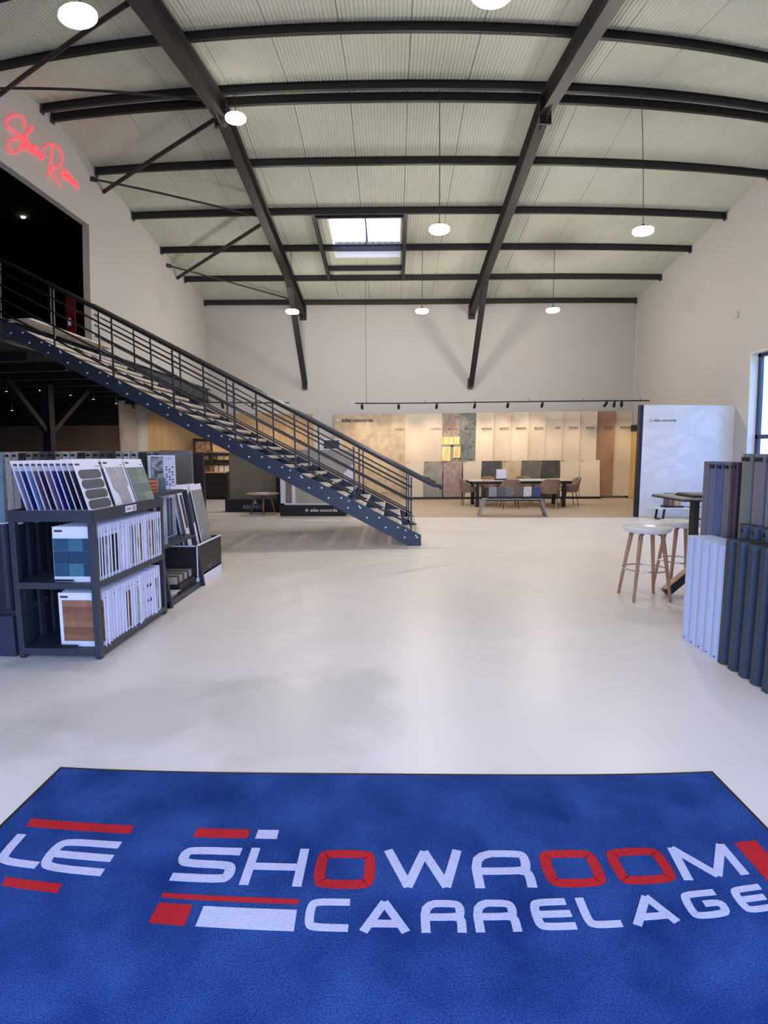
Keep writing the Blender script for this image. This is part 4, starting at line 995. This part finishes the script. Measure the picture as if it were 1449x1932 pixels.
for s_, x0, x1 in ((1, 2.2, 2.08), (-1, 3.55, 3.70)):
    MB().prism([(x0, .43), (x0+s_*.035, .40), (x1+s_*.04, .0), (x1, .0)], lambda u, v, t: (u, t, v), 12.9, 13.25).build('leg', BG, be)
box('edge_strip', BLACK, (2.24, 3.51, 12.895, 12.90, .38, .41), be)
tr = thing('sample_rack', 'black rack of six upright samples on the grey bench', 'rack', (2.93, 13.05, .43))
box('rack_body', BLACK, (2.3, 3.56, 13.02, 13.12, .431, .475), tr)
for k, c in enumerate(((150, 148, 150), (92, 94, 104), (118, 116, 118), (112, 94, 86), (214, 212, 206), (62, 78, 122))):
    x = 2.33+k*.203
    block('upright_sample', cmat(c), (x, x+.185, 13.045, 13.065, .476, .71), '%s square sample, %s from the left in the bench rack' % (cname(c), ORD[k]), 'tile sample', 'samples in the bench rack')

# ================================================================== TRACK LIGHTS
def track(x0, x1, y, z, label, feeds):
    t_ = thing('light_track', label, 'light track', ((x0+x1)/2, y, z))
    box('rail', BLACK, (x0, x1, y-.018, y+.018, z, z+.035), t_)
    for x in feeds: MB().tube([(x, y, z+.03), (x, y, z+.1)], .008, 6).build('hanger', BLACK, t_)
    return t_
tr_ = track(-1.14, 7.66, 16.75, 3.03, 'long black light track in front of the tall wall slabs', (-.8, 1.0, 2.5, 4.1, 5.7, 7.4))
MB().tube([(-.795, 16.75, 3.1), (-.795, 16.75, zp(16.75))], .005, 6).build('wire', INK, tr_)
MB().tube([(7.2, 16.75, 3.1), (7.2, 16.75, zp(16.75))], .002, 6).build('wire', WHITE, tr_)
track(-8.0, -3.14, 16.75, 3.03, 'black light track behind the staircase', (-7.2, -5.0, -3.4))
def spot(x, y, z, aim, label, e=P_SPOT, ang=1.25):
    t_ = thing('track_spotlight', label, 'spotlight', (x, y, z), group='black track spotlights')
    d = Vector(aim).normalized(); p = Vector((x, y, z-.02))
    MB().box(x-.02, x+.02, y-.02, y+.02, z-.05, z+.0).build('bracket', BLACK, t_)
    MB().tube([p+Vector((0, 0, -.02)), p+Vector((0, 0, -.02))+d*.14], .042, 14).build('barrel', BLACK, t_)
    e0 = p+Vector((0, 0, -.02))+d*.1405
    MB().tube([e0, e0+d*.002], .034, 12).build('lens', SPOTG, t_)
    l = bpy.data.lights.new('spot_light', 'SPOT'); l.energy = e; l.color = (1, .78, .52); l.spot_size = ang; l.spot_blend = .9; l.shadow_soft_size = .03
    o = bpy.data.objects.new('spot_light', l); COL.objects.link(o); o.parent = t_; o.location = e0+d*.01-Vector((x, y, z))
    o.rotation_euler = d.to_track_quat('-Z', 'Y').to_euler()
for k, x in enumerate((-.93, .19, 1.35, 2.5, 3.49, 4.51)):
    spot(x, 16.75, 3.03, (random.uniform(-.08, .08)*0+.02, .95, -.75), 'black spotlight on the long track, %s from its left end' % ORD[k])
spot(6.4, 16.75, 3.03, (-.35, .8, -.9), 'left one of the cluster of three spotlights at the track end')
spot(6.63, 16.75, 3.03, (0, .3, -1), 'middle one of the cluster of three spotlights at the track end', P_SPOT*.4)
spot(6.84, 16.75, 3.03, (.35, .8, -.9), 'right one of the cluster of three spotlights at the track end')
for k, x in enumerate((-7.87, -5.16, -4.26, -3.24)):
    spot(x, 16.75, 3.03, (-.1, .9, -.8), 'black spotlight behind the staircase, %s from the left' % ORD[k], P_SPOT*.7)

# ================================================================== DARK SHOWROOM DETAILS
yc = thing('forked_column', 'dark steel column with two raking arms under the mezzanine', 'column', (-7.95, 12.65, 0))
MB().ibeam((-7.95, 12.65, 0), (-7.95, 12.65, 3.1), .2, .2, up=(1, 0, 0)).build('column', mat('column_paint', (24, 27, 34), .5), yc, fix=False)
MB().ibeam((-7.95, 12.65, 1.95), (-8.2, 11.6, 3.1), .12, .12, up=(1, 0, 0)).build('arm', MATS['column_paint'], yc, fix=False)
MB().ibeam((-7.95, 12.65, 1.95), (-7.8, 14.1, 3.1), .12, .12, up=(1, 0, 0)).build('arm', MATS['column_paint'], yc, fix=False)
for k, (x, y, z, s_) in enumerate(((-9.9, 14, 3.12, 1), (-8.93, 14, 3.12, 2), (-9.54, 14, 2.88, 1), (-8.17, 14, 2.99, 1), (-7.58, 14, 2.88, 1), (-7.0, 14, 2.77, 1), (-9.77, 14, 2.63, 1))):
    t_ = thing('ceiling_spot', 'small lit spot under the dark mezzanine, %s of seven from the left' % ORD[(1, 3, 2, 4, 5, 6, 0)[k]], 'spotlight', (x, y, z), group='small spots under the mezzanine')
    MB().tube([(x, y, z), (x, y, min(3.24, z+.12))], .03 if s_ == 1 else .06, 12).build('can', BLACK, t_)
    if z < 3.1: MB().tube([(x, y, z+.12), (x, y, 3.24)], .006, 6).build('stem', BLACK, t_)
    MB().tube([(x, y, z-.004), (x, y, z)], .028 if s_ == 1 else .055, 12).build('lens', glow('dim_lens', (255, 236, 214), 2.2) if s_ == 1 else LENS, t_)
for x in (-8.93, -7.58):
    l = bpy.data.lights.new('spot_light', 'SPOT'); l.energy = 45; l.color = (1, .82, .62); l.spot_size = 1.9; l.spot_blend = .8; l.shadow_soft_size = .05
    o = bpy.data.objects.new('spot_light', l); COL.objects.link(o); o.location = (x, 14, 2.8); o.rotation_euler = (.75, 0, 0)
us = thing('upper_spot', 'single bright spot in the black upper showroom', 'spotlight', (-9.0, 13.5, 7.3))
MB().tube([(-9.0, 13.5, 7.3), (-9.0, 13.5, 7.46-.16)], .06, 12).build('can', BLACK, us); MB().tube([(-9, 13.5, 7.28), (-9, 13.5, 7.299)], .05, 12).build('lens', LENS, us)
rc = thing('red_door_panel', 'dark red panel with a white switch just inside the upper opening', 'panel', (-6.6, 11.6, 3.66))
box('panel', mat('dark_red', (92, 16, 24), .5), (-6.62, -6.44, 11.30, 11.36, 3.66, 4.74), rc)
box('switch', WHITE, (-6.58, -6.52, 11.29, 11.3, 4.1, 4.25), rc)
MB().box(7.85, XR, 12.84, 12.96, 4.58, 4.72).build('wall_sensor_box', mat('sensor_grey', (186, 182, 178), .7)); o = bpy.data.objects['wall_sensor_box']; tag(o, 'small square box high on the right wall', 'wall box')

# ================================================================== NEON SIGN
ns = thing('neon_sign', 'red neon script sign high on the left wall', 'neon sign', (XL, 9.7, 6.7))
def smooth(pts, n=5):
    out = []; P = [pts[0]]+list(pts)+[pts[-1]]
    for i in range(1, len(P)-2):
        p0, p1, p2, p3 = [Vector((a, b_, 0)) for a, b_ in P[i-1:i+3]]
        for k in range(n):
            t_ = k/n; out.append(.5*((2*p1)+(-p0+p2)*t_+(2*p0-5*p1+4*p2-p3)*t_*t_+(-p0+3*p1-3*p2+p3)*t_**3))
    out.append(Vector((pts[-1][0], pts[-1][1], 0))); return out
NE = {'S': [(9.09, 6.98), (9.12, 7.05), (9.04, 7.12), (8.86, 7.07), (8.67, 6.93), (8.6, 6.81), (8.65, 6.75), (8.85, 6.77), (9.0, 6.78), (9.08, 6.73), (9.08, 6.63), (9.0, 6.51), (8.86, 6.4), (8.73, 6.38), (8.69, 6.45), (8.77, 6.58), (8.93, 6.69), (9.1, 6.76)],
      'h': [(9.1, 6.76), (9.24, 6.94), (9.35, 7.09), (9.31, 7.08), (9.2, 6.87), (9.13, 6.56), (9.19, 6.70), (9.27, 6.78), (9.29, 6.72), (9.3, 6.64), (9.36, 6.65)],
      'ow': [(9.36, 6.65), (9.40, 6.74), (9.46, 6.81), (9.45, 6.70), (9.40, 6.64), (9.36, 6.68), (9.42, 6.76), (9.52, 6.80), (9.52, 6.67), (9.60, 6.70), (9.63, 6.79), (9.63, 6.67), (9.70, 6.68), (9.76, 6.82)],
      'R': [(10.0, 7.02), (9.97, 6.75), (9.9, 6.43)], 'R2': [(9.72, 6.88), (9.79, 6.97), (9.94, 7.07), (10.12, 7.13), (10.27, 7.12), (10.36, 7.03), (10.33, 6.9), (10.2, 6.76), (10.0, 6.66), (10.12, 6.54), (10.31, 6.43)],
      'oom': [(10.42, 6.81), (10.33, 6.73), (10.35, 6.65), (10.42, 6.69), (10.44, 6.79), (10.40, 6.80), (10.51, 6.78), (10.47, 6.70), (10.50, 6.66), (10.57, 6.72), (10.58, 6.80), (10.55, 6.80), (10.63, 6.79), (10.62, 6.67), (10.70, 6.79), (10.71, 6.67), (10.79, 6.78), (10.80, 6.67), (10.88, 6.77), (10.89, 6.66), (10.95, 6.69)]}
for k_, pts in NE.items():
    P = smooth(pts); MB().tube([(XL+.03, p.x, p.y) for p in P], .0105, 8).build('letter_tube', NEON, ns, smooth=True)
for y, z in ((9.11, 7.03), (8.6, 6.8), (9.13, 6.57), (9.9, 6.44), (10.3, 6.44), (10.36, 7.03), (10.94, 6.69), (8.73, 6.39)):
    MB().tube([(XL, y, z), (XL+.03, y, z)], .006, 6).build('mount', WHITE, ns)
